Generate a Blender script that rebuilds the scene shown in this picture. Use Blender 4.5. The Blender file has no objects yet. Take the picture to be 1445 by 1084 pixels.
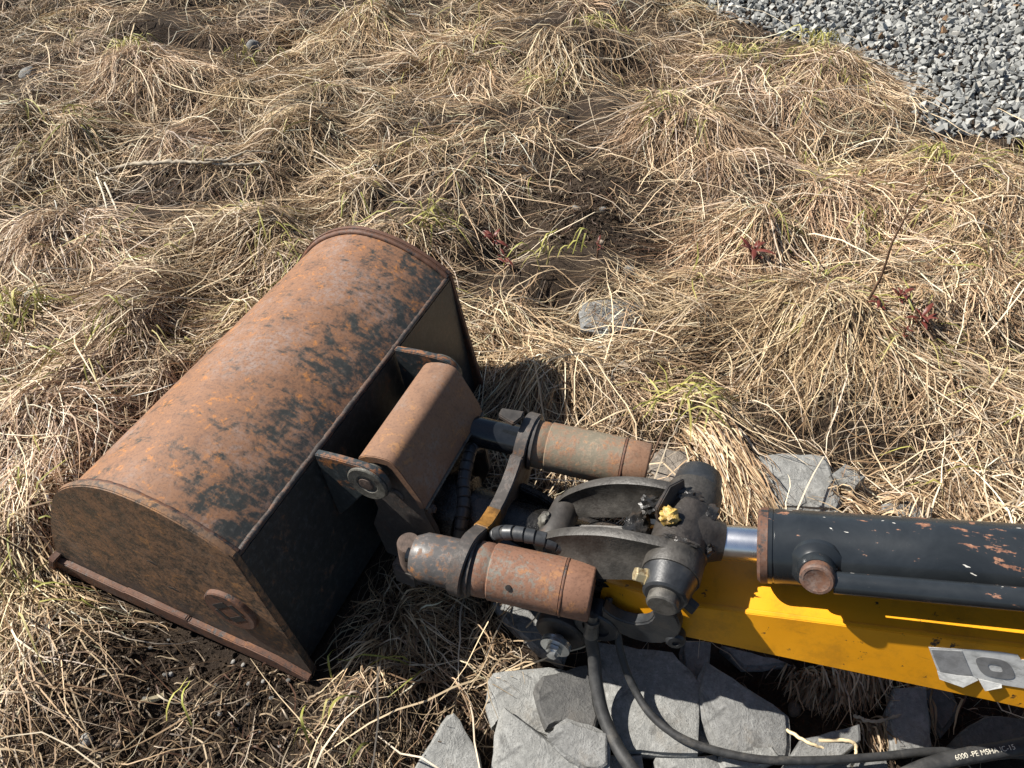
import bpy, bmesh, math, random
import numpy as np
from mathutils import Vector, Matrix

random.seed(7)
rng = np.random.default_rng(11)
scene = bpy.context.scene
COL = scene.collection

# ------------------------------------------------------------------ camera, sky, sun, exposure
CAM_H, PITCH, FPX, CX, CY = 1.4, math.radians(46), 1092.0, 722.5, 542.0
cam_d = bpy.data.cameras.new('camera')
cam_d.sensor_width = 36.0
cam_d.lens = 36.0 * FPX / 1445.0
cam_d.clip_start = 0.05
cam_d.clip_end = 500
cam = bpy.data.objects.new('camera', cam_d)
cam.location = (0, 0, CAM_H)
cam.rotation_euler = (math.pi / 2 - PITCH, 0, 0)
COL.objects.link(cam)
scene.camera = cam

SUN_EL, SUN_PHI = math.radians(44), math.radians(15)      # from the left, a little from behind the bucket
sun_dir = Vector((-math.cos(SUN_EL) * math.cos(SUN_PHI), math.cos(SUN_EL) * math.sin(SUN_PHI), math.sin(SUN_EL)))
world = bpy.data.worlds.new('World')
scene.world = world
world.use_nodes = True
wn = world.node_tree
sky = wn.nodes.new('ShaderNodeTexSky')
sky.sky_type = 'NISHITA'
sky.sun_disc = False
sky.sun_elevation = SUN_EL
sky.sun_rotation = math.atan2(sun_dir.x, sun_dir.y)
wn.links.new(sky.outputs[0], wn.nodes['Background'].inputs[0])
wn.nodes['Background'].inputs[1].default_value = 0.050
sd = bpy.data.lights.new('sun', 'SUN')
sd.energy = 5.0
sd.angle = math.radians(0.55)
sd.color = (1.0, 0.95, 0.87)
sun = bpy.data.objects.new('sun', sd)
sun.rotation_euler = sun_dir.to_track_quat('Z', 'Y').to_euler()
sun.location = (-4, 2, 5)
COL.objects.link(sun)
scene.view_settings.view_transform = 'Standard'
scene.view_settings.look = 'None'
scene.view_settings.exposure = 0.90
scene.view_settings.gamma = 1.0
scene.cycles.max_bounces = 6

# ------------------------------------------------------------------ measuring helpers
def ray(px, py):
    u, v = (px - CX) / FPX, (py - CY) / FPX
    return Vector((u, math.cos(PITCH) - v * math.sin(PITCH), -(math.sin(PITCH) + v * math.cos(PITCH))))

def at(px, py, z=0.0):
    """point of the place at height z that was measured at photo position px, py"""
    r = ray(px, py)
    return Vector((0, 0, CAM_H)) + r * ((z - CAM_H) / r.z)

# frame of the machine: x away from the bucket's back plate, y along the bucket, z up
BO = Vector((-0.37654, 0.60911, 0.0))
BR = Matrix.Rotation(math.radians(-22.0756), 3, 'Z') @ Matrix.Rotation(math.radians(-1.0), 3, 'X')
BL = 0.796
def B(x, y, z):
    return BO + BR @ Vector((x, y, z))
def toB(p):
    return BR.transposed() @ (Vector(p) - BO)
def onY(px, py, Y):
    o, n = B(0, Y, 0), BR.col[1]
    r = ray(px, py)
    c = Vector((0, 0, CAM_H))
    return toB(c + r * ((o - c).dot(n) / r.dot(n)))

# ------------------------------------------------------------------ object helpers
def props(o, label=None, cat=None, group=None, kind=None):
    if label: o['label'] = label
    if cat: o['category'] = cat
    if group: o['group'] = group
    if kind: o['kind'] = kind
    return o

def link(name, me, mat, parent=None):
    o = bpy.data.objects.new(name, me)
    COL.objects.link(o)
    if mat is not None and not me.materials:
        me.materials.append(mat)
    if parent is not None:
        o.parent = parent
    return o

def root(name, loc, label, cat, group=None, rot=None):
    e = bpy.data.objects.new(name, None)
    e.empty_display_size = 0.05
    COL.objects.link(e)
    e.location = loc
    if rot is not None:
        e.rotation_euler = rot
    return props(e, label, cat, group)

def finish(bm, name, mat, parent=None, off=None, smooth=35, bevel=0.0, seg=2):
    """bmesh -> one object; off is the parent's origin in the same coordinates as the bmesh"""
    bmesh.ops.recalc_face_normals(bm, faces=bm.faces)
    if bevel > 0:
        es = [e for e in bm.edges if len(e.link_faces) == 2 and e.calc_face_angle(0) > math.radians(30)]
        bmesh.ops.bevel(bm, geom=es, offset=bevel, segments=seg, affect='EDGES', clamp_overlap=True)
    if off is not None:
        bmesh.ops.translate(bm, verts=bm.verts, vec=-Vector(off))
    me = bpy.data.meshes.new(name)
    bm.to_mesh(me)
    bm.free()
    me.shade_smooth()
    me.set_sharp_from_angle(angle=math.radians(smooth))
    return link(name, me, mat, parent)

def frame_of(d):
    d = Vector(d).normalized()
    a = Vector((0, 0, 1)) if abs(d.z) < 0.9 else Vector((1, 0, 0))
    u = d.cross(a).normalized()
    return d, u, u.cross(d).normalized()

def lathe(bm, p, d, prof, seg=36, caps=True):
    """prof: (distance along d, radius)"""
    p = Vector(p)
    d, u, v = frame_of(d)
    rings = []
    for s, r in prof:
        rings.append([bm.verts.new(p + d * s + (u * math.cos(2 * math.pi * k / seg) + v * math.sin(2 * math.pi * k / seg)) * r) for k in range(seg)])
    for a, b in zip(rings, rings[1:]):
        for k in range(seg):
            bm.faces.new((a[k], a[(k + 1) % seg], b[(k + 1) % seg], b[k]))
    if caps:
        bm.faces.new(rings[0][::-1])
        bm.faces.new(rings[-1])
    return bm

def prism(bm, pts, vec):
    vec = Vector(vec)
    a = [bm.verts.new(Vector(p)) for p in pts]
    b = [bm.verts.new(Vector(p) + vec) for p in pts]
    n = len(a)
    bm.faces.new(a)
    bm.faces.new(b[::-1])
    for k in range(n):
        bm.faces.new((a[k], b[k], b[(k + 1) % n], a[(k + 1) % n]))
    return bm

def ring_prism(bm, outer, inner, vec):
    vec = Vector(vec)
    n = len(outer)
    A = [bm.verts.new(Vector(p)) for p in outer]; C = [bm.verts.new(Vector(p)) for p in inner]
    A2 = [bm.verts.new(Vector(p) + vec) for p in outer]; C2 = [bm.verts.new(Vector(p) + vec) for p in inner]
    for k in range(n):
        j = (k + 1) % n
        bm.faces.new((A[k], A[j], C[j], C[k])); bm.faces.new((A2[k], C2[k], C2[j], A2[j]))
        bm.faces.new((A[k], A2[k], A2[j], A[j])); bm.faces.new((C[k], C[j], C2[j], C2[k]))
    return bm

def box(bm, lo, hi):
    (x0, y0, z0), (x1, y1, z1) = lo, hi
    return prism(bm, [(x0, y0, z0), (x1, y0, z0), (x1, y1, z0), (x0, y1, z0)], (0, 0, z1 - z0))

def catmull(pts, n=8):
    P = [Vector(p) for p in pts]
    P = [P[0] * 2 - P[1]] + P + [P[-1] * 2 - P[-2]]
    out = []
    for i in range(1, len(P) - 2):
        for k in range(n):
            t = k / n
            a, b, c, d = P[i - 1], P[i], P[i + 1], P[i + 2]
            out.append(0.5 * ((2 * b) + (c - a) * t + (2 * a - 5 * b + 4 * c - d) * t * t + (3 * b - a - 3 * c + d) * t ** 3))
    out.append(P[-2])
    return out

def sweep(bm, pts, rad, seg=14, caps=True):
    """round tube along pts; rad is a number or a list"""
    P = [Vector(p) for p in pts]
    n = len(P)
    R = rad if isinstance(rad, (list, tuple)) else [rad] * n
    T = [(P[min(i + 1, n - 1)] - P[max(i - 1, 0)]).normalized() for i in range(n)]
    _, u, _ = frame_of(T[0])
    rings, F = [], []
    for i in range(n):
        u = (u - T[i] * u.dot(T[i])).normalized()
        v = T[i].cross(u)
        F.append((u.copy(), v.copy()))
        rings.append([bm.verts.new(P[i] + (u * math.cos(2 * math.pi * k / seg) + v * math.sin(2 * math.pi * k / seg)) * R[i]) for k in range(seg)])
    for a, b in zip(rings, rings[1:]):
        for k in range(seg):
            bm.faces.new((a[k], a[(k + 1) % seg], b[(k + 1) % seg], b[k]))
    if caps:
        bm.faces.new(rings[0][::-1]); bm.faces.new(rings[-1])
    return P, T, F

# ------------------------------------------------------------------ materials
class N:
    """small node-tree writer"""
    def __init__(s, name):
        s.m = bpy.data.materials.new(name)
        s.m.use_nodes = True
        s.t = s.m.node_tree
        s.b = s.t.nodes['Principled BSDF']
        s.tc = s.t.nodes.new('ShaderNodeTexCoord')
    def n(s, typ, **kw):
        x = s.t.nodes.new(typ)
        for k, v in kw.items():
            setattr(x, k, v)
        return x
    def l(s, a, b):
        s.t.links.new(a, b)
    def coord(s, scale=(1, 1, 1), rot=(0, 0, 0), src='Object'):
        mp = s.n('ShaderNodeMapping')
        mp.inputs['Scale'].default_value = scale
        mp.inputs['Rotation'].default_value = rot
        s.l(s.tc.outputs[src], mp.inputs[0])
        return mp.outputs[0]
    def noise(s, vec, scale, detail=6, rough=0.6, dist=0.0):
        x = s.n('ShaderNodeTexNoise')
        x.inputs['Scale'].default_value = scale
        x.inputs['Detail'].default_value = detail
        x.inputs['Roughness'].default_value = rough
        x.inputs['Distortion'].default_value = dist
        s.l(vec, x.inputs['Vector'])
        return x.outputs[0]
    def ramp(s, fac, stops):
        x = s.n('ShaderNodeValToRGB')
        e = x.color_ramp.elements
        while len(e) < len(stops):
            e.new(0.5)
        for el, (p, c) in zip(e, stops):
            el.position = p
            el.color = (*c, 1) if len(c) == 3 else c
        s.l(fac, x.inputs[0])
        return x.outputs[0]
    def step(s, fac, a, b):
        x = s.n('ShaderNodeMapRange')
        x.interpolation_type = 'SMOOTHSTEP'
        x.inputs[1].default_value = a
        x.inputs[2].default_value = b
        s.l(fac, x.inputs[0])
        return x.outputs[0]
    def math(s, op, a, b=None):
        x = s.n('ShaderNodeMath', operation=op)
        for i, v in enumerate((a, b)):
            if v is None: continue
            if isinstance(v, (int, float)): x.inputs[i].default_value = v
            else: s.l(v, x.inputs[i])
        return x.outputs[0]
    def mix(s, fac, a, b):
        x = s.n('ShaderNodeMix', data_type='RGBA')
        for i, v in ((0, fac), (6, a), (7, b)):
            if isinstance(v, (int, float)): x.inputs[i].default_value = v
            elif isinstance(v, tuple): x.inputs[i].default_value = (*v, 1)
            else: s.l(v, x.inputs[i])
        return x.outputs[2]
    def fmix(s, fac, a, b):
        x = s.n('ShaderNodeMix', data_type='FLOAT')
        for i, v in ((0, fac), (2, a), (3, b)):
            if isinstance(v, (int, float)): x.inputs[i].default_value = v
            else: s.l(v, x.inputs[i])
        return x.outputs[0]
    def bump(s, h, strength=0.3, dist=0.002, prev=None):
        x = s.n('ShaderNodeBump')
        x.inputs['Strength'].default_value = strength
        x.inputs['Distance'].default_value = dist
        s.l(h, x.inputs['Height'])
        if prev is not None:
            s.l(prev, x.inputs['Normal'])
        return x.outputs[0]
    def set(s, color=None, rough=None, metal=None, normal=None, spec=None):
        for key, v in (('Base Color', color), ('Roughness', rough), ('Metallic', metal), ('Normal', normal), ('Specular IOR Level', spec)):
            if v is None: continue
            if isinstance(v, (int, float)): s.b.inputs[key].default_value = v
            elif isinstance(v, tuple): s.b.inputs[key].default_value = (*v, 1)
            else: s.l(v, s.b.inputs[key])
        return s.m

def rusty(name, paint=(0.022, 0.028, 0.031), lo=0.40, hi=0.47, big=7.0, grad=None, dark=(0.085, 0.040, 0.024), mid=(0.185, 0.080, 0.036), orange=(0.33, 0.125, 0.030), grey=(0.17, 0.125, 0.105), prough=0.42, streak=True, rrough=0.72, hues=17.0):
    """paint worn to rust: paint where the wear mask is low. grad=(axis, from, to, amount) adds wear along an axis"""
    q = N(name)
    v = q.coord()
    a = q.noise(v, big, 9, 0.68, 0.6)
    st = q.noise(q.coord((16, 95, 40), (0, 0, 0.35)), 1.0, 7, 0.68)
    fine = q.noise(v, 95, 6, 0.7)
    m = q.math('ADD', q.math('MULTIPLY', a, 0.66), q.math('MULTIPLY', st if streak else fine, 0.34))
    m = q.math('ADD', m, q.math('MULTIPLY', q.math('SUBTRACT', fine, 0.5), 0.30))
    if grad:
        ax, g0, g1, amt = grad
        sp = q.n('ShaderNodeSeparateXYZ')
        q.l(q.tc.outputs['Object'], sp.inputs[0])
        g = q.n('ShaderNodeMapRange')
        g.inputs[1].default_value = g0; g.inputs[2].default_value = g1
        g.inputs[3].default_value = 0; g.inputs[4].default_value = amt
        q.l(sp.outputs[ax], g.inputs[0])
        m = q.math('ADD', m, g.outputs[0])
    mask = q.step(m, lo, hi)
    hue = q.noise(v, hues, 9, 0.74, 0.5)
    spk = q.noise(v, 210, 3, 0.6)
    rust = q.ramp(q.math('ADD', q.math('MULTIPLY', hue, 0.72), q.math('MULTIPLY', fine, 0.28)), [(0.34, dark), (0.47, mid), (0.545, mid), (0.585, orange), (0.63, orange), (0.68, mid), (0.80, dark)])
    rust = q.mix(q.step(q.noise(v, 5.5, 6, 0.7), 0.47, 0.66), rust, q.mix(q.step(fine, 0.35, 0.65), grey, mid))
    rust = q.mix(q.math('MULTIPLY', q.step(spk, 0.52, 0.62), 0.5), rust, dark)
    pcol = q.mix(q.step(fine, 0.45, 0.75), paint, tuple(c * 2.0 + 0.008 for c in paint))
    col = q.mix(mask, pcol, rust)
    rg = q.fmix(mask, prough, rrough)
    nb = q.bump(q.math('ADD', q.math('MULTIPLY', mask, 0.35), q.math('ADD', q.math('MULTIPLY', fine, 0.5), q.math('MULTIPLY', spk, 0.3))), 0.35, 0.0015)
    return q.set(col, rg, 0.0, nb, 0.4)

M = {}
M['roof'] = rusty('worn_rusty_roof', paint=(0.040, 0.041, 0.037), lo=0.325, hi=0.485, big=22.0, hues=30.0, grad=(0, -0.25, -0.07, -0.135), dark=(0.115, 0.062, 0.042), mid=(0.225, 0.115, 0.063), orange=(0.38, 0.160, 0.050), grey=(0.25, 0.185, 0.155), rrough=.56)
M['plate'] = rusty('mottled_rusty_plate', paint=(0.045, 0.040, 0.034), lo=0.36, hi=0.60, big=26, streak=False, dark=(0.11, 0.062, 0.038), mid=(0.23, 0.125, 0.066), orange=(0.34, 0.17, 0.068), grey=(0.21, 0.15, 0.11), grad=(2, 0.14, 0.03, -0.13))
M['back'] = rusty('dark_blue_painted_plate', paint=(0.026, 0.029, 0.030), lo=0.545, hi=0.70, big=14, mid=(0.10, 0.055, 0.034), orange=(0.16, 0.08, 0.04))
M['edge'] = rusty('rusty_plate_edge', lo=0.34, hi=0.48, big=22, dark=(0.06, 0.032, 0.023), mid=(0.115, 0.055, 0.034), orange=(0.18, 0.078, 0.034), streak=False)
M['ear'] = rusty('half_worn_ear', paint=(0.030, 0.036, 0.038), lo=0.56, hi=0.64, big=22, grad=(2, .335, .362, .10))
M['ridge'] = rusty('worn_ridge_weld', paint=(0.045, 0.038, 0.034), lo=0.46, hi=0.58, big=30, dark=(0.05, 0.03, 0.023), mid=(0.09, 0.052, 0.036), orange=(0.15, 0.075, 0.04), streak=False)
M['hood'] = rusty('rust_brown_guard', paint=(0.10, 0.095, 0.075), lo=0.30, hi=0.46, big=9, dark=(0.115, 0.064, 0.042), mid=(0.20, 0.110, 0.066), orange=(0.28, 0.145, 0.066), grey=(0.20, 0.16, 0.135), grad=(2, 0.26, 0.34, 0.16))
M['cyl_near'] = rusty('copper_rust_cylinder', paint=(0.17, 0.16, 0.135), lo=0.36, hi=0.50, big=11, dark=(0.105, 0.052, 0.034), mid=(0.205, 0.105, 0.066), orange=(0.29, 0.14, 0.065), grey=(0.235, 0.17, 0.135), streak=False, prough=0.5, grad=(0, 0.07, 0.16, 0.08))
M['cyl_far'] = rusty('grey_rust_cylinder', paint=(0.18, 0.155, 0.112), lo=0.42, hi=0.60, big=10, dark=(0.14, 0.075, 0.045), mid=(0.23, 0.13, 0.08), orange=(0.38, 0.17, 0.06), grey=(0.24, 0.19, 0.15), streak=False, prough=0.5, grad=(0, 0.10, 0.20, 0.14))
M['clamp'] = rusty('worn_steel_clamp', paint=(0.07, 0.063, 0.058), lo=0.48, hi=0.66, big=16, dark=(0.05, 0.032, 0.025), mid=(0.08, 0.052, 0.04), orange=(0.14, 0.078, 0.045), grey=(0.10, 0.085, 0.075), streak=False)
M['gland'] = rusty('grey_worn_gland', paint=(0.085, 0.080, 0.078), lo=0.50, hi=0.62, big=18, dark=(0.09, 0.05, 0.035), mid=(0.16, 0.09, 0.055), orange=(0.28, 0.13, 0.05), streak=False, prough=0.4)

def plain(name, col, var=0.35, rough=0.5, metal=0.0, scale=30, bump=0.15, dirt=None):
    q = N(name)
    v = q.coord()
    a = q.noise(v, scale, 8, 0.65)
    f = q.noise(v, scale * 6, 4, 0.6)
    c = q.mix(q.step(a, 0.32, 0.68), tuple(x * (1 - var) for x in col), tuple(min(1, x * (1 + var)) for x in col))
    if dirt:
        c = q.mix(q.step(q.noise(v, scale * 0.5, 7, 0.7), 0.52, 0.66), c, dirt)
    return q.set(c, q.fmix(a, max(0.05, rough - 0.12), min(1, rough + 0.14)), metal, q.bump(q.math('ADD', a, f), bump, 0.0012))

M['black_oil'] = plain('oily_black_steel', (0.020, 0.019, 0.018), 0.6, 0.26, 0, 40, 0.9, (0.045, 0.034, 0.026))
M['dark_steel'] = plain('dark_weathered_steel', (0.034, 0.030, 0.027), 0.4, 0.6, 0, 30, 0.3, (0.07, 0.042, 0.028))
M['cast'] = plain('cast_grey_link', (0.047, 0.043, 0.038), 0.45, 0.50, 0.1, 28, 0.8, (0.018, 0.015, 0.013))
M['greasy'] = plain('greasy_casting', (0.036, 0.031, 0.027), 0.5, 0.38, 0, 26, 1.0, (0.012, 0.010, 0.009))
M['cast_black'] = plain('black_painted_casting', (0.026, 0.028, 0.031), 0.3, 0.38, 0, 35, 0.25, (0.05, 0.045, 0.04))
M['rod_black'] = plain('oily_black_rod', (0.012, 0.014, 0.017), 0.3, 0.13, 0, 20, 0.05)
M['chrome'] = plain('chrome_rod', (0.86, 0.86, 0.87), 0.05, 0.26, 1.0, 8, 0.02)
M['zinc'] = plain('zinc_plated_bolt', (0.58, 0.60, 0.60), 0.15, 0.32, 0.9, 60, 0.1)
M['brass'] = plain('yellow_zinc_bolt', (0.50, 0.42, 0.26), 0.3, 0.45, 0.6, 60, 0.25, (0.20, 0.13, 0.06))
M['grease'] = plain('yellow_grease', (0.45, 0.30, 0.08), 0.5, 0.30, 0, 70, 0.9, (0.12, 0.07, 0.02))
M['rubber'] = plain('black_rubber_hose', (0.028, 0.028, 0.028), 0.35, 0.60, 0, 60, 0.2, (0.06, 0.056, 0.05))
M['wrap'] = plain('spiral_hose_wrap', (0.034, 0.036, 0.039), 0.3, 0.42, 0, 50, 0.15)
M['pin'] = plain('worn_pin_end', (0.125, 0.118, 0.105), 0.35, 0.5, 0.5, 60, 0.4, (0.06, 0.045, 0.035))
M['pinrust'] = plain('rusty_pin_end', (0.085, 0.06, 0.048), 0.4, 0.7, 0.1, 60, 0.5)
M['boss'] = plain('pale_worn_boss', (0.105, 0.10, 0.085), 0.45, 0.6, 0.2, 75, 0.6, (0.035, 0.030, 0.028))
M['hollow'] = plain('dark_hollow', (0.012, 0.009, 0.008), 0.3, 0.8, 0, 40, 0.1)
M['print'] = plain('white_hose_print', (0.62, 0.58, 0.48), 0.25, 0.7, 0, 90, 0.1)
M['oldyellow'] = plain('old_yellow_paint', (0.22, 0.105, 0.020), 0.6, 0.55, 0, 50, 0.4, (0.10, 0.055, 0.02))
M['wood'] = plain('split_wood', (0.56, 0.48, 0.31), 0.15, 0.7, 0, 40, 0.2)
M['stem'] = plain('brown_woody_stem', (0.10, 0.055, 0.030), 0.35, 0.7, 0, 80, 0.3)
M['twig'] = plain('bleached_twig', (0.32, 0.27, 0.20), 0.3, 0.75, 0, 60, 0.4, (0.22, 0.18, 0.13))
M['straw'] = plain('pale_straw', (0.58, 0.46, 0.28), 0.2, 0.55, 0, 40, 0.15)
M['straw_white'] = plain('bleached_straw', (0.54, 0.47, 0.36), 0.2, 0.6, 0, 40, 0.15)
M['redleaf'] = plain('red_leaf', (0.12, 0.024, 0.018), 0.5, 0.42, 0, 60, 0.2, (0.16, 0.075, 0.025))

def yellow_paint():
    q = N('chipped_yellow_paint')
    v = q.coord()
    a = q.noise(v, 9, 6, 0.6)
    chip = q.step(q.math('ADD', q.noise(v, 42, 6, 0.7), q.math('MULTIPLY', q.noise(v, 6, 2, 0.5), 0.25)), 0.762, 0.80)
    scr = q.step(q.noise(q.coord((9, 60, 160), (0, 0.1, 0.12)), 1.6, 4, 0.5), 0.70, 0.74)
    grime = q.math('MULTIPLY', q.step(q.noise(v, 14, 8, 0.75), 0.46, 0.70), 0.50)
    c = q.mix(q.step(a, 0.3, 0.7), (0.66, 0.28, 0.005), (0.73, 0.318, 0.009))
    c = q.mix(grime, c, (0.30, 0.135, 0.012))
    c = q.mix(q.math('MULTIPLY', scr, 0.45), c, (0.22, 0.10, 0.015))
    c = q.mix(chip, c, (0.03, 0.022, 0.018))
    return q.set(c, q.fmix(a, 0.38, 0.52), 0, q.bump(q.math('SUBTRACT', q.noise(v, 60, 4, 0.6), chip), 0.12, 0.001))
M['yellow'] = yellow_paint()

def chipped_black():
    q = N('chipped_black_cylinder_paint')
    v = q.coord()
    big = q.noise(v, 11, 7, 0.7, 0.5)
    st = q.noise(q.coord((10, 60, 60), (0, 0, 0.12)), 1.6, 5, 0.62)
    f = q.noise(v, 120, 5, 0.65)
    sp = q.n('ShaderNodeSeparateXYZ')
    q.l(q.tc.outputs['Normal'], sp.inputs[0])
    m = q.math('ADD', q.math('ADD', q.math('MULTIPLY', big, 0.5), q.math('MULTIPLY', st, 0.5)), q.math('MULTIPLY', q.math('SUBTRACT', f, 0.5), 0.10))
    mask = q.step(m, 0.582, 0.605)
    bare = q.ramp(f, [(0.3, (0.075, 0.036, 0.023)), (0.5, (0.19, 0.085, 0.05)), (0.68, (0.34, 0.18, 0.11))])
    white = q.step(q.noise(q.coord((24, 90, 90), (0, 0, 0.05)), 1.0, 3, 0.5), 0.712, 0.725)
    c = q.mix(q.step(big, 0.3, 0.7), (0.014, 0.017, 0.020), (0.024, 0.028, 0.032))
    c = q.mix(mask, c, bare)
    c = q.mix(white, c, (0.62, 0.60, 0.55))
    return q.set(c, q.fmix(mask, 0.24, 0.7), 0, q.bump(q.math('ADD', q.math('MULTIPLY', mask, -0.6), q.math('MULTIPLY', f, 0.25)), 0.3, 0.001))
M['barrel'] = chipped_black()

def slate(name, lo, hi, warm=(0.17, 0.135, 0.09), wamt=0.35):
    q = N(name)
    v = q.coord()
    a = q.noise(v, 10, 8, 0.65, 0.3)
    f = q.noise(v, 85, 7, 0.75)
    g = q.noise(v, 320, 3, 0.6)
    c = q.mix(q.step(a, 0.3, 0.7), lo, hi)
    c = q.mix(q.math('MULTIPLY', q.step(f, 0.42, 0.70), 0.55), c, tuple(x * 1.6 for x in hi))
    c = q.mix(q.math('MULTIPLY', q.step(g, 0.56, 0.66), 0.45), c, tuple(x * 0.45 for x in lo))
    c = q.mix(q.math('MULTIPLY', q.step(q.noise(v, 7, 7, 0.7), 0.54, 0.68), wamt), c, warm)
    c = q.mix(q.math('MULTIPLY', q.step(q.noise(v, 16, 7, 0.72, 0.8), 0.53, 0.63), 0.65), c, tuple(x * 0.5 for x in lo))
    return q.set(c, 0.68, 0, q.bump(q.math('ADD', q.math('MULTIPLY', a, 1.2), q.math('ADD', f, q.math('MULTIPLY', g, 0.4))), 0.75, 0.004), 0.45)
M['slate'] = slate('grey_slate', (0.155, 0.155, 0.147), (0.25, 0.25, 0.237))
M['slate_dark'] = slate('dark_slate', (0.045, 0.045, 0.045), (0.085, 0.083, 0.078), (0.12, 0.10, 0.08))
M['slate_mid'] = slate('mid_slate', (0.13, 0.13, 0.125), (0.20, 0.20, 0.193))
M['rock_brown'] = slate('brown_rock', (0.12, 0.10, 0.08), (0.22, 0.19, 0.155), (0.10, 0.06, 0.04))
M['pebble_grey'] = slate('grey_pebble', (0.14, 0.138, 0.13), (0.23, 0.225, 0.21))
M['pebble_beige'] = slate('beige_pebble', (0.28, 0.21, 0.15), (0.40, 0.32, 0.24))
M['pebble_white'] = slate('pale_quartz', (0.36, 0.345, 0.32), (0.48, 0.465, 0.43))

def gravel_mat():
    q = N('crushed_grey_stone')
    v = q.coord()
    oi = q.n('ShaderNodeObjectInfo')
    at_ = q.n('ShaderNodeAttribute', attribute_name='tone')
    f = q.noise(v, 55, 6, 0.7)
    t = q.math('FRACT', q.math('ADD', oi.outputs['Random'], at_.outputs['Fac']))
    base = q.ramp(t, [(0.0, (0.09, 0.092, 0.088)), (0.35, (0.20, 0.203, 0.192)), (0.7, (0.295, 0.297, 0.28)), (0.93, (0.44, 0.438, 0.41)), (1.0, (0.30, 0.27, 0.22))])
    c = q.mix(q.math('MULTIPLY', q.step(f, 0.38, 0.66), 0.5), base, (0.33, 0.33, 0.31))
    c = q.mix(q.math('MULTIPLY', q.step(q.noise(v, 190, 3, 0.6), 0.55, 0.68), 0.4), c, (0.05, 0.055, 0.058))
    return q.set(c, 0.6, 0, q.bump(f, 0.4, 0.004))
M['gravel'] = gravel_mat()
M['gravel_rust'] = slate('rust_brown_chip', (0.19, 0.10, 0.05), (0.30, 0.19, 0.10))

def soil_mat():
    q = N('dark_crumbly_soil')
    v = q.coord()
    a = q.noise(v, 3.2, 8, 0.7)
    f = q.noise(v, 60, 8, 0.75)
    g = q.noise(v, 190, 4, 0.7)
    c = q.mix(q.step(a, 0.35, 0.65), (0.026, 0.018, 0.013), (0.050, 0.035, 0.024))
    c = q.mix(q.step(f, 0.45, 0.75), c, (0.080, 0.057, 0.038))
    c = q.mix(q.math('MULTIPLY', q.step(g, 0.62, 0.70), 0.5), c, (0.22, 0.19, 0.15))
    moss = q.math('MULTIPLY', q.step(q.noise(v, 2.4, 4, 0.6), 0.62, 0.72), 0.35)
    c = q.mix(moss, c, (0.055, 0.060, 0.015))
    return q.set(c, 0.95, 0, q.bump(q.math('ADD', f, q.math('MULTIPLY', g, 0.5)), 1.0, 0.010), 0.2)
M['soil'] = soil_mat()

def blade_mat():
    q = N('dry_grass_blades')
    at_ = q.n('ShaderNodeAttribute', attribute_name='col')
    v = q.coord()
    c = q.mix(q.math('MULTIPLY', q.noise(v, 40, 3, 0.6), 0.45), at_.outputs['Color'], (0.20, 0.13, 0.07))
    q.set(c, 0.58, 0, None, 0.35)
    tr = q.n('ShaderNodeBsdfTranslucent')
    q.l(c, tr.inputs[0])
    mx = q.n('ShaderNodeMixShader')
    mx.inputs[0].default_value = 0.12
    q.l(q.b.outputs[0], mx.inputs[1]); q.l(tr.outputs[0], mx.inputs[2])
    q.l(mx.outputs[0], q.t.nodes['Material Output'].inputs[0])
    return q.m
M['blade'] = blade_mat()

def sticker_mat(name, col):
    q = N(name)
    v = q.coord()
    f = q.noise(v, 35, 8, 0.75)
    c = q.mix(q.step(f, 0.40, 0.68), col, tuple(x * 0.62 for x in col))
    c = q.mix(q.math('MULTIPLY', q.step(q.noise(q.coord((30, 90, 120), (0, 0.5, 0)), 1, 5, 0.6), 0.56, 0.66), 0.4), c, (0.14, 0.14, 0.13))
    return q.set(c, 0.5, 0, q.bump(f, 0.2, 0.001))
M['st_white'] = sticker_mat('worn_white_sticker', (0.60, 0.60, 0.58))
M['st_grey'] = sticker_mat('worn_grey_sticker', (0.30, 0.30, 0.30))
M['st_dark'] = sticker_mat('faded_sticker_print', (0.22, 0.22, 0.22))

# ------------------------------------------------------------------ terrain heights
def vnoise(x, y, s, seed):
    r = np.random.default_rng(seed)
    T = r.random((64, 64))
    X, Y = x * s, y * s
    i, j = np.floor(X).astype(int), np.floor(Y).astype(int)
    fx, fy = X - i, Y - j
    fx, fy = fx * fx * (3 - 2 * fx), fy * fy * (3 - 2 * fy)
    g = lambda a, b: T[a % 64, b % 64]
    return (g(i, j) * (1 - fx) + g(i + 1, j) * fx) * (1 - fy) + (g(i, j + 1) * (1 - fx) + g(i + 1, j + 1) * fx) * fy - 0.5

def W(px, py, z=0.0):
    p = at(px, py, z)
    return (p.x, p.y)

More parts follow.
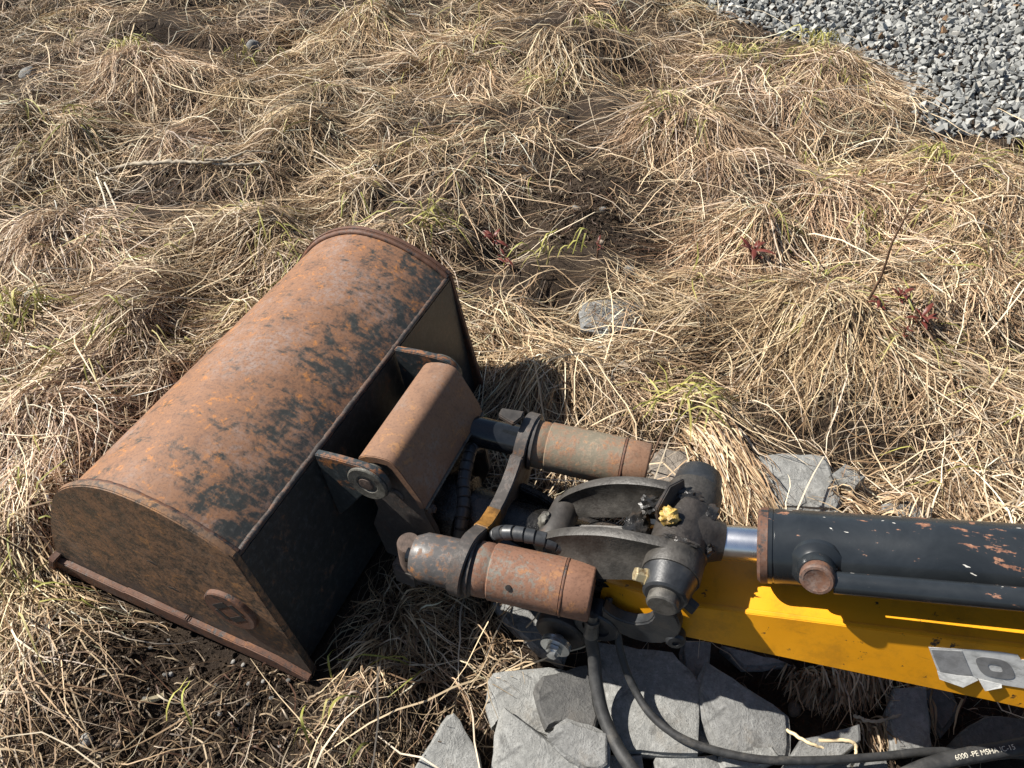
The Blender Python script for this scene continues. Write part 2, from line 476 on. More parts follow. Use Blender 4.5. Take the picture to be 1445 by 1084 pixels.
# (photo position, radius m, height m, direction the blades lie in degrees, spread, blades)
TUS = []
for px, py, r, h, d, sp, n in [
    (195, 78, .30, .13, -80, 1.0, 1500), (345, 110, .25, .07, -10, .8, 700), (500, 25, .30, .09, -100, .8, 900), (60, 180, .28, .08, -120, .9, 900),
    (650, 70, .35, .10, -150, .9, 1200), (800, 55, .34, .11, -75, .9, 1300), (965, 165, .27, .12, -95, .8, 1500), (1085, 95, .34, .07, -100, 1.1, 1400),
    (1180, 105, .28, .08, -75, 1.0, 1200), (890, 60, .28, .09, -80, .9, 900), (1060, 235, .26, .10, -80, .6, 1300), (1190, 270, .26, .10, -60, .7, 1200),
    (1330, 260, .34, .09, -95, 1.1, 1300), (1420, 300, .30, .09, -120, .9, 900), (1165, 425, .24, .13, -108, .75, 2100), (1290, 470, .22, .09, -62, .5, 1300),
    (1400, 400, .28, .09, -70, .9, 1200), (1400, 560, .24, .08, -90, .9, 1000), (980, 470, .20, .06, 178, .35, 1200), (1035, 330, .24, .08, -120, .7, 1000),
    (755, 380, .17, .08, -115, .9, 1100), (770, 500, .17, .07, -140, .7, 1000), (880, 520, .16, .06, -20, .8, 900), (700, 440, .15, .06, -70, .7, 800),
    (510, 265, .20, .08, -170, 1.0, 1100), (590, 330, .16, .07, -60, .9, 800), (380, 330, .20, .08, -165, .5, 1200), (230, 420, .20, .08, -150, .45, 1300),
    (90, 300, .24, .10, -75, .9, 1300), (30, 440, .20, .08, -40, .8, 900), (130, 520, .18, .07, -160, .7, 1000), (60, 600, .20, .10, -70, .8, 1300),
    (30, 740, .16, .06, -60, .8, 900), (20, 880, .16, .05, -90, .9, 700), (1000, 570, .14, .06, -58, .3, 900), (950, 600, .14, .05, -20, .6, 600),
    (545, 855, .10, .09, -95, 1.3, 1000), (600, 925, .07, .05, -110, 1.3, 380), (470, 930, .05, .03, -60, 1.3, 200), (520, 1000, .07, .03, -90, 1.4, 160), (30, 980, .10, .03, -60, 1.2, 300),
    (300, 230, .22, .05, -20, 1.1, 700), (640, 250, .24, .06, -90, 1.3, 900), (440, 180, .22, .06, -10, .8, 800), (720, 170, .26, .07, -130, 1.0, 900),
    (1250, 380, .18, .08, -80, .5, 1000), (1320, 640, .20, .06, -100, 1.1, 900), (1180, 570, .18, .05, -110, .8, 900)]:
    x, y = W(px, py, h * 0.6)
    TUS.append((x, y, r, h, math.radians(d), sp, n))
NBIG = len(TUS)
for k in range(1500):
    y = 0.35 + 4.9 * rng.random() ** 1.15
    x = rng.uniform(-1, 1) * (0.95 + 0.74 * y)
    r = rng.uniform(.045, .125)
    if y < 1.2 and abs(x) < 0.95: continue
    if any((x - t[0]) ** 2 + (y - t[1]) ** 2 < (0.55 * (r + .3 * t[2])) ** 2 for t in TUS[NBIG:]): continue
    if len(TUS) - NBIG > 380: break
    TUS.append((x, y, r, rng.uniform(.012, .06), math.radians(-92 + 110 * float(vnoise(np.array([x]), np.array([y]), 1.1, 47)[0]) + rng.normal(0, 40)), rng.choice([.35, .5, .8, 1.3]), int(60 + 1700 * r)))

GRAVEL = [W(*p) for p in [(985, -2), (1010, 22), (1055, 38), (1105, 58), (1150, 78), (1205, 82), (1250, 112), (1280, 138), (1290, 175), (1318, 205), (1360, 200), (1410, 208), (1445, 203), (1560, 215)]] + [(5.5, 2.6), (5.5, 6.5), (0.95, 6.5)]
def in_poly(x, y, poly):
    c = np.zeros(x.shape, bool)
    n = len(poly)
    for i in range(n):
        (x1, y1), (x2, y2) = poly[i], poly[(i + 1) % n]
        hit = ((y1 > y) != (y2 > y))
        with np.errstate(divide='ignore', invalid='ignore'):
            xi = (x2 - x1) * (y - y1) / (y2 - y1 if y2 != y1 else 1e-9) + x1
        c ^= hit & (x < xi)
    return c

BARE = []
for px, py, rx, ry in [(255, 930, .19, .11), (390, 990, .13, .07), (150, 1005, .13, .06), (300, 1060, .16, .05), (560, 1030, .10, .06), (640, 1050, .10, .07), (850, 270, .26, .10), (880, 335, .22, .09), (800, 300, .18, .08), (200, 270, .20, .07), (330, 280, .14, .05), (600, 190, .15, .04), (1330, 605, .07, .05),
                       (1240, 990, .2, .10), (950, 640, .06, .05), (450, 120, .10, .05), (690, 330, .08, .05), (30, 110, .12, .06), (340, 830, .1, .06)]:
    x, y = W(px, py)
    BARE.append((x, y, rx, ry))
THIN = [(*W(px, py), rx, ry) for px, py, rx, ry in [(240, 285, .55, .22), (760, 255, .55, .20), (890, 385, .34, .16), (70, 110, .45, .22), (350, 60, .35, .12), (430, 230, .30, .14), (620, 180, .30, .10), (1130, 190, .20, .08), (120, 1000, .3, .2), (470, 1010, .25, .2), (1300, 600, .3, .1), (700, 330, .2, .12), (1380, 480, .25, .12)]]
def bare(x, y):
    b = np.zeros(x.shape)
    for bx, by, rx, ry in THIN:
        b = np.maximum(b, .50 * np.exp(-(((x - bx) / rx) ** 2 + ((y - by) / ry) ** 2) ** 1.3))
    for bx, by, rx, ry in BARE:
        b = np.maximum(b, np.exp(-(((x - bx) / rx) ** 2 + ((y - by) / ry) ** 2) ** 1.6))
    return np.clip(b + 0.35 * vnoise(x, y, 7, 5) * (b > 0.05), 0, 1)

BRn = np.array(BR)
def to_b(x, y):
    dx, dy = x - BO.x, y - BO.y
    return dx * BRn[0, 0] + dy * BRn[1, 0], dx * BRn[0, 1] + dy * BRn[1, 1]

def ground_fn(x, y):
    z = 0.035 * vnoise(x, y, 1.3, 1) + 0.075 * vnoise(x, y, 3.7, 2) + 0.055 * vnoise(x, y, 8.3, 6) + 0.012 * vnoise(x, y, 15, 3) + 0.006 * vnoise(x, y, 31, 4) - 0.004
    for tx, ty, r, h, d, sp, n in TUS:
        q = ((x - tx) ** 2 + (y - ty) ** 2) / (r * 0.62) ** 2
        z = z + h * 0.60 * np.exp(-q)
    g = in_poly(x, y, GRAVEL)
    z = np.where(g, 0.004 + 0.010 * vnoise(x, y, 2, 9), z)
    X, Y = to_b(x, y)
    # flattened where the machine and the slabs lie
    def soft(a, lo, hi, w):
        return np.clip((a - lo) / w + 1, 0, 1) * np.clip((hi - a) / w + 1, 0, 1)
    f1 = soft(X, -0.58, 0.02, 0.10) * soft(Y, -0.02, BL + 0.02, 0.10)
    f2 = soft(X, 0.0, 0.62, 0.10) * soft(Y, 0.10, 0.56, 0.08)
    f3 = soft(X, 0.30, 2.0, 0.10) * soft(Y, -0.5, 0.50, 0.10)
    f = np.maximum(np.maximum(f1, f2), f3)
    z = z * (1 - f) + f * (-0.012 + 0.008 * vnoise(x, y, 11, 3) + 0.004 * vnoise(x, y, 31, 4))
    bz = bare(x, y)
    return z - 0.012 * bz + 0.012 * bz * vnoise(x, y, 45, 8)

GX0, GX1, GY0, GY1, GS = -4.6, 4.6, 0.0, 6.8, 0.011
gx = np.arange(GX0, GX1 + GS, GS); gy = np.arange(GY0, GY1 + GS, GS)
GXX, GYY = np.meshgrid(gx, gy, indexing='ij')
HG = ground_fn(GXX, GYY)
SUP = HG.copy()
SLM = np.zeros_like(HG)      # 1 where a slab lies, so that little straw covers it
def look(Z, x, y):
    fx = np.clip((x - GX0) / GS, 0, Z.shape[0] - 1.001); fy = np.clip((y - GY0) / GS, 0, Z.shape[1] - 1.001)
    i, j = fx.astype(int), fy.astype(int)
    a, b = fx - i, fy - j
    return (Z[i, j] * (1 - a) + Z[i + 1, j] * a) * (1 - b) + (Z[i, j + 1] * (1 - a) + Z[i + 1, j + 1] * a) * b
def gz(x, y):
    return float(look(HG, np.array([x]), np.array([y]))[0])

def quick_mesh(name, verts, quads, col=None, tone=None, smooth=True):
    me = bpy.data.meshes.new(name)
    k = quads.shape[1]
    me.vertices.add(len(verts)); me.vertices.foreach_set('co', verts.astype(np.float32).ravel())
    me.loops.add(quads.size); me.loops.foreach_set('vertex_index', quads.astype(np.int32).ravel())
    me.polygons.add(len(quads))
    me.polygons.foreach_set('loop_start', np.arange(0, quads.size, k, dtype=np.int32))
    try:
        me.polygons.foreach_set('loop_total', np.full(len(quads), k, np.int32))
    except Exception:
        pass
    if col is not None:
        a = me.attributes.new('col', 'FLOAT_COLOR', 'POINT')
        a.data.foreach_set('color', np.c_[col, np.ones(len(col))].astype(np.float32).ravel())
    if tone is not None:
        a = me.attributes.new('tone', 'FLOAT', 'POINT')
        a.data.foreach_set('value', tone.astype(np.float32))
    me.update(calc_edges=True)
    if smooth:
        me.shade_smooth()
    else:
        me.shade_flat()
    return me

# ground: one sheet, fine where the photograph looks, wide beyond
def axis_vals(lo, hi, s, far):
    core = np.arange(lo, hi + s, s)
    g = np.geomspace(0.05, far, 16)
    return np.r_[core[0] - g[::-1], core, core[-1] + g]
ax = axis_vals(-3.3, 3.3, 0.0165, 80.0); ay = axis_vals(0.1, 4.6, 0.0165, 80.0)
AX, AY = np.meshgrid(ax, ay, indexing='ij')
AZ = look(HG, AX, AY)
fade = np.clip(1 - (np.maximum(np.abs(AX) - 4.2, 0) + np.maximum(AY - 6.2, 0) + np.maximum(0.1 - AY, 0)) / 1.0, 0, 1)
AZ = AZ * fade + (1 - fade) * (0.02 * vnoise(AX, AY, 0.35, 21))
nx, ny = AX.shape
idx = np.arange(nx * ny).reshape(nx, ny)
quads = np.stack([idx[:-1, :-1], idx[1:, :-1], idx[1:, 1:], idx[:-1, 1:]], -1).reshape(-1, 4)
gme = quick_mesh('ground', np.stack([AX, AY, AZ], -1).reshape(-1, 3), quads)
props(link('ground', gme, M['soil']), kind='structure')

# ------------------------------------------------------------------ bucket
LAB_B = 'rusty excavator bucket lying mouth down on the dry grass, rust brown curved back'
bucket = root('excavator_bucket', BO, LAB_B, 'bucket', rot=BR.to_euler())
RIM = [(-.0635, .349), (-.098, .371), (-.134, .388), (-.165, .400), (-.199, .409), (-.240, .414), (-.284, .413), (-.328, .401), (-.368, .381), (-.402, .357), (-.433, .327), (-.464, .284), (-.495, .232), (-.522, .180), (-.547, .122), (-.572, .056)]
def offset_in(pr, d):
    out = []
    for i, p in enumerate(pr):
        a = Vector(pr[max(i - 1, 0)]); b = Vector(pr[min(i + 1, len(pr) - 1)])
        t = (b - a).normalized()
        n = Vector((-t.y, t.x))
        if n.dot(Vector((-.27, .15)) - Vector(p)) < 0: n = -n
        out.append((p[0] + n.x * d, p[1] + n.y * d))
    return out
PT = 0.014
bm = bmesh.new()
ro = offset_in(RIM, 0.011); ri = offset_in(RIM, 0.019)
ro = [(p.x, p.z) for p in catmull([(x, 0, z) for x, z in ro], 4)]; ri = [(p.x, p.z) for p in catmull([(x, 0, z) for x, z in ri], 4)]
prof = ro + ri[::-1]
prism(bm, [(x, PT, z) for x, z in prof], (0, BL - 2 * PT, 0))
shell = finish(bm, 'shell', M['roof'], bucket)
RX, RZ = ro[0]
bm = bmesh.new()
prism(bm, [(RX - .002, PT, RZ - .006), (RX + .008, PT, RZ - .004), (-.010, PT, .010), (-.018, PT, .008)], (0, BL - 2 * PT, 0))
finish(bm, 'back_plate', M['back'], bucket)
# ridge weld, slightly lumpy
bm = bmesh.new()
npt = 90
sweep(bm, [(RX + .001 + random.uniform(-.0005, .0005), PT + (BL - 2 * PT) * k / npt, RZ - .002 + random.uniform(-.0006, .0006)) for k in range(npt + 1)], [.0058 + random.uniform(-.0006, .0008) for _ in range(npt + 1)], 10)
props(finish(bm, 'weld_bead', M['ridge'], bucket, smooth=60), 'worn dark weld bead along the ridge of the bucket')
# side plates
side = [(x, z) for x, z in RIM] 
side = [(p.x, p.z) for p in catmull([(x, 0, z) for x, z in side], 3)] + [(-.560, .030), (-.30, .012), (.004, -.004), (.012, .006)]
for y0, nm in ((0.0, 'near'), (BL - PT, 'far')):
    bm = bmesh.new()
    prism(bm, [(x, y0, z) for x, z in side], (0, PT, 0))
    sp = finish(bm, 'side_plate', M['plate'] if y0 == 0 else M['edge'], bucket, bevel=0.0022)
    # rounded weld between plate and shell
    ys = y0 + PT + .001 if y0 == 0 else y0 - .001
    bm = bmesh.new()
    wp = offset_in(RIM, 0.0085)
    wp = [(p.x, p.z) for p in catmull([(x, 0, z) for x, z in wp], 5)]
    sweep(bm, [(x, ys, z) for x, z in wp], [.0062 + random.uniform(-.0007, .0007) for _ in wp], 8)
    finish(bm, 'weld_seam', M['edge'], sp, smooth=60)
    # bolt-on side cutter along the mouth
    out = -1 if y0 == 0 else 1
    yb = -.0005 if y0 == 0 else BL + .0005
    bm = bmesh.new()
    cut = [(-.578, .062), (-.40, .046), (-.395, .050), (-.255, .040), (-.25, .035), (-.13, .029), (-.125, .033), (-.06, .027), (.010, .004), (.006, -.012), (-.30, .000), (-.572, .018)]
    prism(bm, [(x, yb, z) for x, z in cut], (0, out * .012, 0))
    finish(bm, 'side_cutter', M['edge'], sp, bevel=0.002)
    if y0 == 0:
        c = onY(328, 858, 0.0)
        bm = bmesh.new()
        lathe(bm, (c.x, .0, c.z), (0, -1, 0), [(0, .053), (.007, .0525), (.009, .050), (.0092, .0)], 40, False)
        d_ = finish(bm, 'lifting_disc', M['edge'], sp, bevel=0.0)
        props(d_, 'round rusty disc with four dark slots on the end plate')
        for ang, du, dv, ln in ((.75, -.015, .013, .042), (.75, .015, -.013, .042), (-.85, -.020, -.020, .028), (-.85, .020, .020, .028)):
            bm = bmesh.new()
            ca, sa = math.cos(ang), math.sin(ang)
            pts = []
            for a, b in ((-ln / 2, -.0065), (ln / 2, -.0065), (ln / 2, .0065), (-ln / 2, .0065)):
                pts.append((c.x + du + a * ca - b * sa, -.0090, c.z + dv + a * sa + b * ca))
            prism(bm, pts, (0, -.0007, 0))
            finish(bm, 'slot', M['hollow'], sp)
        for px, py in ((215, 794), (245, 831)):
            h = onY(px, py, 0)
            bm = bmesh.new()
            prism(bm, [(h.x - .012, .002, h.z + .001), (h.x, .002, h.z + .0035), (h.x + .012, .002, h.z - .001), (h.x, .002, h.z - .0035)], (0, -.0026, 0))
            finish(bm, 'slit', M['hollow'], sp)
# cutting edge at the front of the mouth
bm = bmesh.new()
prism(bm, [(-.552, -.02, .070), (-.566, -.02, .075), (-.604, -.02, -.004), (-.590, -.02, -.008)], (0, BL + .04, 0))
props(finish(bm, 'cutting_edge', M['edge'], bucket, bevel=0.002), 'rusty cutting edge of the bucket resting on the ground')
# pin ears on the back plate
def ear_outline():
    pts = [(-.056, .357), (-.01, .364), (.030, .367)]
    cx_, cz_, r_ = .046, .327, .040
    for k in range(11):
        a = math.radians(90 - 20 * k)
        pts.append((cx_ + r_ * math.cos(a), cz_ + r_ * math.sin(a)))
    pts += [(-.012, .22), (-.034, .19)]
    return pts
for y0 in (.222, .512):
    bm = bmesh.new()
    prism(bm, [(x, y0, z) for x, z in ear_outline()], (0, .014, 0))
    e = finish(bm, 'ear', M['ear'], bucket, bevel=0.0018)
    bm = bmesh.new()
    ys = y0 if y0 < .4 else y0 + .014
    lathe(bm, (.046, ys, .327), (0, -1 if y0 < .4 else 1, 0), [(0, .0385), (.003, .038), (.0045, .036), (.0035, .021), (.0008, .019), (.0008, .0001)], 36, False)
    finish(bm, 'pin_boss', M['boss'], e)
    bm = bmesh.new()
    lathe(bm, (.043, ys, .325), (0, -1 if y0 < .4 else 1, 0), [(0.0005, .015), (.0035, .013), (.0042, .0001)], 20, False)
    finish(bm, 'pin_end', M['pinrust'], e)

# ------------------------------------------------------------------ tilt coupler
CO = Vector((.27, .34, 0.0))
coupler = root('tilt_coupler', B(*CO), 'rusty tilting coupler with two short thick cylinders between bucket and arm', 'coupler', rot=BR.to_euler())
def cp(bm, name, mat, parent=None, **kw):
    o = finish(bm, name, mat, parent or coupler, off=CO, **kw)
    return o
# hood
hp = [(.013, .338), (.015, .349), (.021, .357), (.032, .364), (.050, .3705), (.068, .3725), (.078, .3715), (.0855, .3675), (.092, .360), (.099, .349), (.112, .325), (.132, .288), (.138, .266)]
hi_ = [(.128, .260), (.119, .282), (.097, .320), (.080, .350), (.072, .356), (.055, .354), (.038, .348), (.030, .342), (.026, .334)]
bm = bmesh.new()
prism(bm, [(x, .248, z) for x, z in hp + hi_], (0, .254, 0))
hood = cp(bm, 'guard_hood', M['hood'], bevel=0.0015, smooth=28)
props(hood, 'bent rust brown guard plate over the coupler pin')
bm = bmesh.new()
sweep(bm, [(.1395, .25 + .25 * k / 30, .265 + random.uniform(-.0008, .0008)) for k in range(31)], .0026, 6)
cp(bm, 'hood_lip', M['boss'], hood)
for y in (.262, .488):
    bm = bmesh.new()
    lathe(bm, (.139, y, .252), (1, 0, 0), [(0, .009), (.008, .009), (.008, .006), (.012, .006)], 6)
    cp(bm, 'bolt', M['pinrust'], hood, smooth=25)
# cheeks
for y0 in (.2565, .4785):
    bm = bmesh.new()
    ck = [(.006, .30), (.026, .352), (.080, .358), (.128, .284), (.134, .235), (.150, .19), (.160, .12), (.14, .05), (.03, .05), (.012, .14), (.030, .20), (.018, .25)]
    prism(bm, [(x, y0, z) for x, z in ck], (0, .013, 0))
    ch = cp(bm, 'cheek_plate', M['clamp'], bevel=0.002)
    if y0 < .4:
        bm = bmesh.new()
        sweep(bm, catmull([(.066, .255, .276), (.078, .255, .280), (.088, .255, .272), (.090, .255, .262)], 5), .004, 8)
        cp(bm, 'weld_mark', M['clamp'], ch)
bm = bmesh.new()
box(bm, (.02, .271, .06), (.128, .477, .235))
cp(bm, 'coupler_body', M['black_oil'], bevel=0.006)
bm = bmesh.new()
lathe(bm, (.046, .238, .327), (0, 1, 0), [(0, .022), (.274, .022)], 24)
cp(bm, 'main_pin', M['pin'])
# trunnion between body and clamp plate
bm = bmesh.new()
lathe(bm, (.12, .345, .145), (1, 0, 0), [(0, .075), (.05, .075), (.06, .058), (.30, .058), (.32, .050)], 36)
cp(bm, 'pivot_housing', M['black_oil'])
# cylinders
def tilt_cyl(P0, P1, r, mat, gland_mat, near):
    P0, P1 = Vector(P0), Vector(P1)
    d = (P1 - P0).normalized()
    Ln = (P1 - P0).length
    bm = bmesh.new()
    g1, g2 = .022, Ln - .048
    lathe(bm, P0, d, [(0, r * .97), (g1 - .002, r * .97), (g1, r * .945), (g1 + .002, r * .94), (g1 + .004, r), (g2 - .003, r), (g2 - .001, r * .965), (g2 + .0015, r * .965), (g2 + .0035, r * .995), (Ln - .004, r * .99), (Ln - .001, r * .96), (Ln, r * .93)], 56)
    b = cp(bm, 'tilt_cylinder', mat, smooth=32)
    # raised weld ring
    bm = bmesh.new()
    pr = []
    _, u, v = frame_of(d)
    c = P0 + d * (g2 + .0005)
    ringp = [c + (u * math.cos(t) + v * math.sin(t)) * (r * .985 + random.uniform(-.0003, .0004)) for t in np.linspace(0, 2 * math.pi, 61)]
    sweep(bm, ringp, .0022, 6, False)
    cp(bm, 'weld_ring', M['edge'], b, smooth=60)
    return b
nc = tilt_cyl((.268, .186, .246), (.462, .2125, .250), .048, M['cyl_near'], M['gland'], True)
props(nc, 'copper brown rusty tilt cylinder with a plugged hole, above the slate')
fc = tilt_cyl((.262, .4785, .250), (.478, .5005, .252), .0475, M['cyl_far'], M['gland'], False)
props(fc, 'grey brown tilt cylinder on the grass side of the coupler')
bm = bmesh.new()
pd = Vector((.335, .196, .248)) + Vector((.0, -.0390, .0255))
lathe(bm, pd, (0, -.82, .57), [(0, .0055), (.0035, .005), (.0038, .0001)], 14, False)
cp(bm, 'plug', M['hollow'], nc)
# near gland with slanted nose and cracked sleeve
bm = bmesh.new()
lathe(bm, (.151, .171, .242), (1, .13, 0), [(0, .024), (.003, .033), (.020, .0415), (.045, .0425), (.080, .043), (.117, .043)], 44)
g = cp(bm, 'gland', M['gland'], nc, smooth=28)
bm = bmesh.new()
lathe(bm, (.140, .170, .235), (1, .13, 0), [(0, .0125), (.022, .0125)], 20)
cp(bm, 'piston_rod', M['rod_black'], nc)
bm = bmesh.new()
lathe(bm, (.126, .200, .125), (.04, -.06, 1), [(0, .021), (.107, .021), (.110, .0190)], 28)
cp(bm, 'lower_pin', M['pinrust'], coupler, bevel=0.001)
bm = bmesh.new()
box(bm, (.095, .175, .110), (.150, .255, .165))
cp(bm, 'rod_lug', M['clamp'], bevel=0.008)
# far rod
bm = bmesh.new()
lathe(bm, (.10, .462, .248), (1, .09, 0), [(0, .030), (.165, .030)], 36)
cp(bm, 'piston_rod', M['rod_black'], fc)
bm = bmesh.new()
prism(bm, [toB(at(x, y, .304)) for x, y in ((703, 590), (708, 580), (740, 585), (736, 594), (724, 603))], (0, 0, .010))
cp(bm, 'rod_shield', M['dark_steel'], fc, bevel=0.002)
# clamp plate, YZ outline: two collars joined by a sagging web
def clamp_outline():
    c1, c2, r = (.186, .247), (.4785, .250), .0570
    up = []
    for k in range(15):
        a = math.radians(250 - 14.5 * k)
        up.append((c1[0] + r * math.cos(a), c1[1] + r * math.sin(a)))
    web = [(.250, .270), (.270, .255), (.30, .246), (.335, .244), (.37, .250), (.395, .262), (.414, .276)]
    dn = []
    for k in range(17):
        a = math.radians(160 - 15 * k)
        dn.append((c2[0] + r * math.cos(a), c2[1] + r * math.sin(a)))
    low = [(.42, .12), (.40, .07), (.27, .07), (.25, .12), (.21, .17)]
    return up + web + dn + low
bm = bmesh.new()
prism(bm, [(.233, y, z) for y, z in clamp_outline()], (.024, 0, 0))
cl = cp(bm, 'clamp_plate', M['clamp'], bevel=0.002)
props(cl, 'worn steel clamp plate that holds both tilt cylinders')
# old yellow paint patch left on the clamp's edge (raised skin of paint)
bm = bmesh.new()
yp = [(.2465, .268), (.252, .2690), (.272, .2545), (.302, .2462), (.312, .2455), (.306, .215), (.295, .20), (.282, .208), (.268, .19), (.252, .215)]
prism(bm, [(.2320, y, z + .0012) for y, z in yp], (.0262, 0, 0))
cp(bm, 'paint_patch', M['oldyellow'], cl, bevel=0.002)
# half sleeve in front of the near collar
bm = bmesh.new()
lathe(bm, (.257, .1845, .2465), (1, .13, 0), [(0, .050), (.004, .050), (.004, .0465)], 40)
cp(bm, 'collar', M['clamp'], cl)
bm = bmesh.new()
lathe(bm, (.256, .478, .250), (1, .1, 0), [(0, .0525), (.006, .0525), (.006, .0475)], 40)
cp(bm, 'collar', M['clamp'], cl)
# rear body behind the clamp, oily
bm = bmesh.new()
box(bm, (.258, .268, .05), (.44, .412, .175))
cp(bm, 'rear_body', M['black_oil'], bevel=0.010)
for y0 in (.268, .396):
    bm = bmesh.new()
    prism(bm, [(.258, y0, .21), (.30, y0, .20), (.38, y0, .165), (.44, y0, .15), (.44, y0, .06), (.258, y0, .06)], (0, .016, 0))
    cp(bm, 'gusset', M['black_oil'], bevel=0.003)
# lower arm pin with disc, washers and zinc bolt
bm = bmesh.new()
lathe(bm, (.418, .42, .105), (0, -1, 0), [(0, .03), (.19, .03), (.19, .046), (.222, .046), (.226, .042)], 36)
cp(bm, 'lower_pin', M['dark_steel'])
bm = bmesh.new()
lathe(bm, (.418, .192, .104), (0, -1, 0), [(0, .009), (.012, .009), (.012, .027), (.017, .027), (.0175, .025), (.0185, .027), (.023, .027)], 36)
wz = cp(bm, 'washer', M['zinc'], smooth=30)
bm = bmesh.new()
lathe(bm, (.418, .168, .104), (0, -1, 0), [(0, .014), (.009, .014), (.009, .009), (.017, .009)], 6)
cp(bm, 'nut', M['zinc'], wz, smooth=20)
# spiral-wrapped hoses
def wrapped(path, r, name, pitch=.017):
    P = catmull(path, 10)
    bm = bmesh.new()
    sweep(bm, P, r * .86, 14)
    h = cp(bm, name, M['rubber'])
    s = [0]
    for a, b in zip(P, P[1:]): s.append(s[-1] + (b - a).length)
    # wrap: overlapping turns seen as short cones
    k, acc = 0, 0.0
    while acc + pitch < s[-1]:
        def at_s(q):
            for i in range(len(P) - 1):
                if s[i + 1] >= q:
                    t = (q - s[i]) / max(1e-9, s[i + 1] - s[i]); return P[i].lerp(P[i + 1], t)
            return P[-1]
        a, b = at_s(acc), at_s(acc + pitch * .96)
        d = (b - a)
        d = (d + Vector((0, 0, .12)) * d.length).normalized()
        bm = bmesh.new()
        L_ = (b - a).length
        lathe(bm, a, d, [(0, r * .88), (.0008, r * 1.05), (L_ * .5, r * 1.03), (L_ - .001, r), (L_, r * .88)], 18, False)
        cp(bm, 'wrap_turn', M['wrap'], h, smooth=50)
        acc += pitch
    return h
props(wrapped([(.150, .455, .215), (.145, .43, .235), (.152, .395, .235), (.160, .36, .225), (.176, .325, .215), (.186, .29, .195), (.19, .27, .16)], .0125, 'wrapped_hose', .018), 'spiral wrapped hose behind the guard hood')
props(wrapped([(.262, .262, .20), (.272, .250, .255), (.292, .246, .283), (.33, .250, .290), (.37, .255, .287), (.405, .262, .272), (.43, .27, .245), (.45, .275, .20)], .0125, 'wrapped_hose', .0185), 'spiral wrapped hose beside the copper brown cylinder')

# ------------------------------------------------------------------ arm, bucket cylinder and links
AO = Vector((.60, .33, 0.0))
arm = root('excavator_boom', B(*AO), 'yellow excavator boom with black hydraulic cylinder and cast bucket links', 'excavator boom', rot=BR.to_euler())
def ap(bm, name, mat, parent=None, **kw):
    return finish(bm, name, mat, parent or arm, off=AO, **kw)
def lerp(a, b, t): return a + (b - a) * t
# stations along the arm: x, centre y, half width, z bottom, z top
ST = [(.47, .308, .060, .170, .232, .072), (.60, .322, .086, .194, .262, .100), (1.057, .3725, .0885, .256, .372, .1105), (1.9, .466, .092, .35, .575, .135)]
bm = bmesh.new()
def slab4(bm, quad_lists, th):
    """quad_lists: list of stations, each (p_a, p_b); extruded by th (vector per station constant)"""
    th = Vector(th)
    A = [[bm.verts.new(Vector(p)) for p in st] + [bm.verts.new(Vector(p) + th) for p in st[::-1]] for st in quad_lists]
    for s, t in zip(A, A[1:]):
        for k in range(4):
            bm.faces.new((s[k], s[(k + 1) % 4], t[(k + 1) % 4], t[k]))
    bm.faces.new(A[0][::-1]); bm.faces.new(A[-1])
slab4(bm, [((x, c - w + .0085, zt), (x, c + w - .0085, zt)) for x, c, w, zb, zt, wb in ST], (0, 0, -.008))
ap(bm, 'top_plate', M['yellow'], bevel=0.001)
bm = bmesh.new()
slab4(bm, [((x, c - wb + .0125, zb + .006), (x, c + wb - .0125, zb + .006)) for x, c, w, zb, zt, wb in ST], (0, 0, .008))
ap(bm, 'bottom_plate', M['yellow'], bevel=0.001)
for s in (-1, 1):
    bm = bmesh.new()
    slab4(bm, [((x, c + s * wb, zb), (x, c + s * w, zt + .005)) for x, c, w, zb, zt, wb in ST], (0, -s * .008, 0))
    sidep = ap(bm, 'side_plate', M['yellow'], bevel=0.0012)
    bm = bmesh.new()
    wl = [(x, c + s * (w - .0095), zt + .0008) for x, c, w, zb, zt, wb in ST]
    wl = [tuple(Vector(wl[i]).lerp(Vector(wl[i + 1]), k / 30)) for i in range(3) for k in range(30)]
    sweep(bm, wl, [.0022 + random.uniform(-.0003, .0003) for _ in wl], 6)
    ap(bm, 'weld_bead', M['yellow'], sidep, smooth=60)
    if s == -1: near_side = sidep
# arm end boss
bm = bmesh.new()
lathe(bm, (.455, .245, .190), (0, 1, 0), [(0, .052), (.122, .052)], 40)
ap(bm, 'end_boss', M['black_oil'], bevel=0.003)

# sticker on the near side plate
def side_pt(px, py, out=.0012):
    """point on the arm's near side face"""
    a0, a1 = ST[1], ST[2]
    p = B(a1[0], a1[1] - a1[5], a1[3]); q = B(a0[0], a0[1] - a0[5], a0[3]); r_ = B(a1[0], a1[1] - a1[2], a1[4])
    n = (q - p).cross(r_ - p).normalized()
    if n.y > 0: n = -n
    c = Vector((0, 0, CAM_H)); d = ray(px, py)
    w = c + d * ((p - c).dot(n) / d.dot(n))
    return toB(w + n * out)
def flat(pxs, name, mat, parent, out=.0012, th=.0007, curl=None):
    bm = bmesh.new()
    f0 = [bm.verts.new(side_pt(x, y, out + (curl[i] if curl else 0))) for i, (x, y) in enumerate(pxs)]
    f1 = [bm.verts.new(side_pt(x, y, out + th + (curl[i] if curl else 0))) for i, (x, y) in enumerate(pxs)]
    n = len(pxs)
    bm.faces.new(f0); bm.faces.new(f1[::-1])
    for k in range(n):
        bm.faces.new((f0[k], f0[(k + 1) % n], f1[(k + 1) % n], f1[k]))
    bmesh.ops.triangulate(bm, faces=[f for f in bm.faces if len(f.verts) > 4])
    return ap(bm, name, mat, parent, smooth=30)
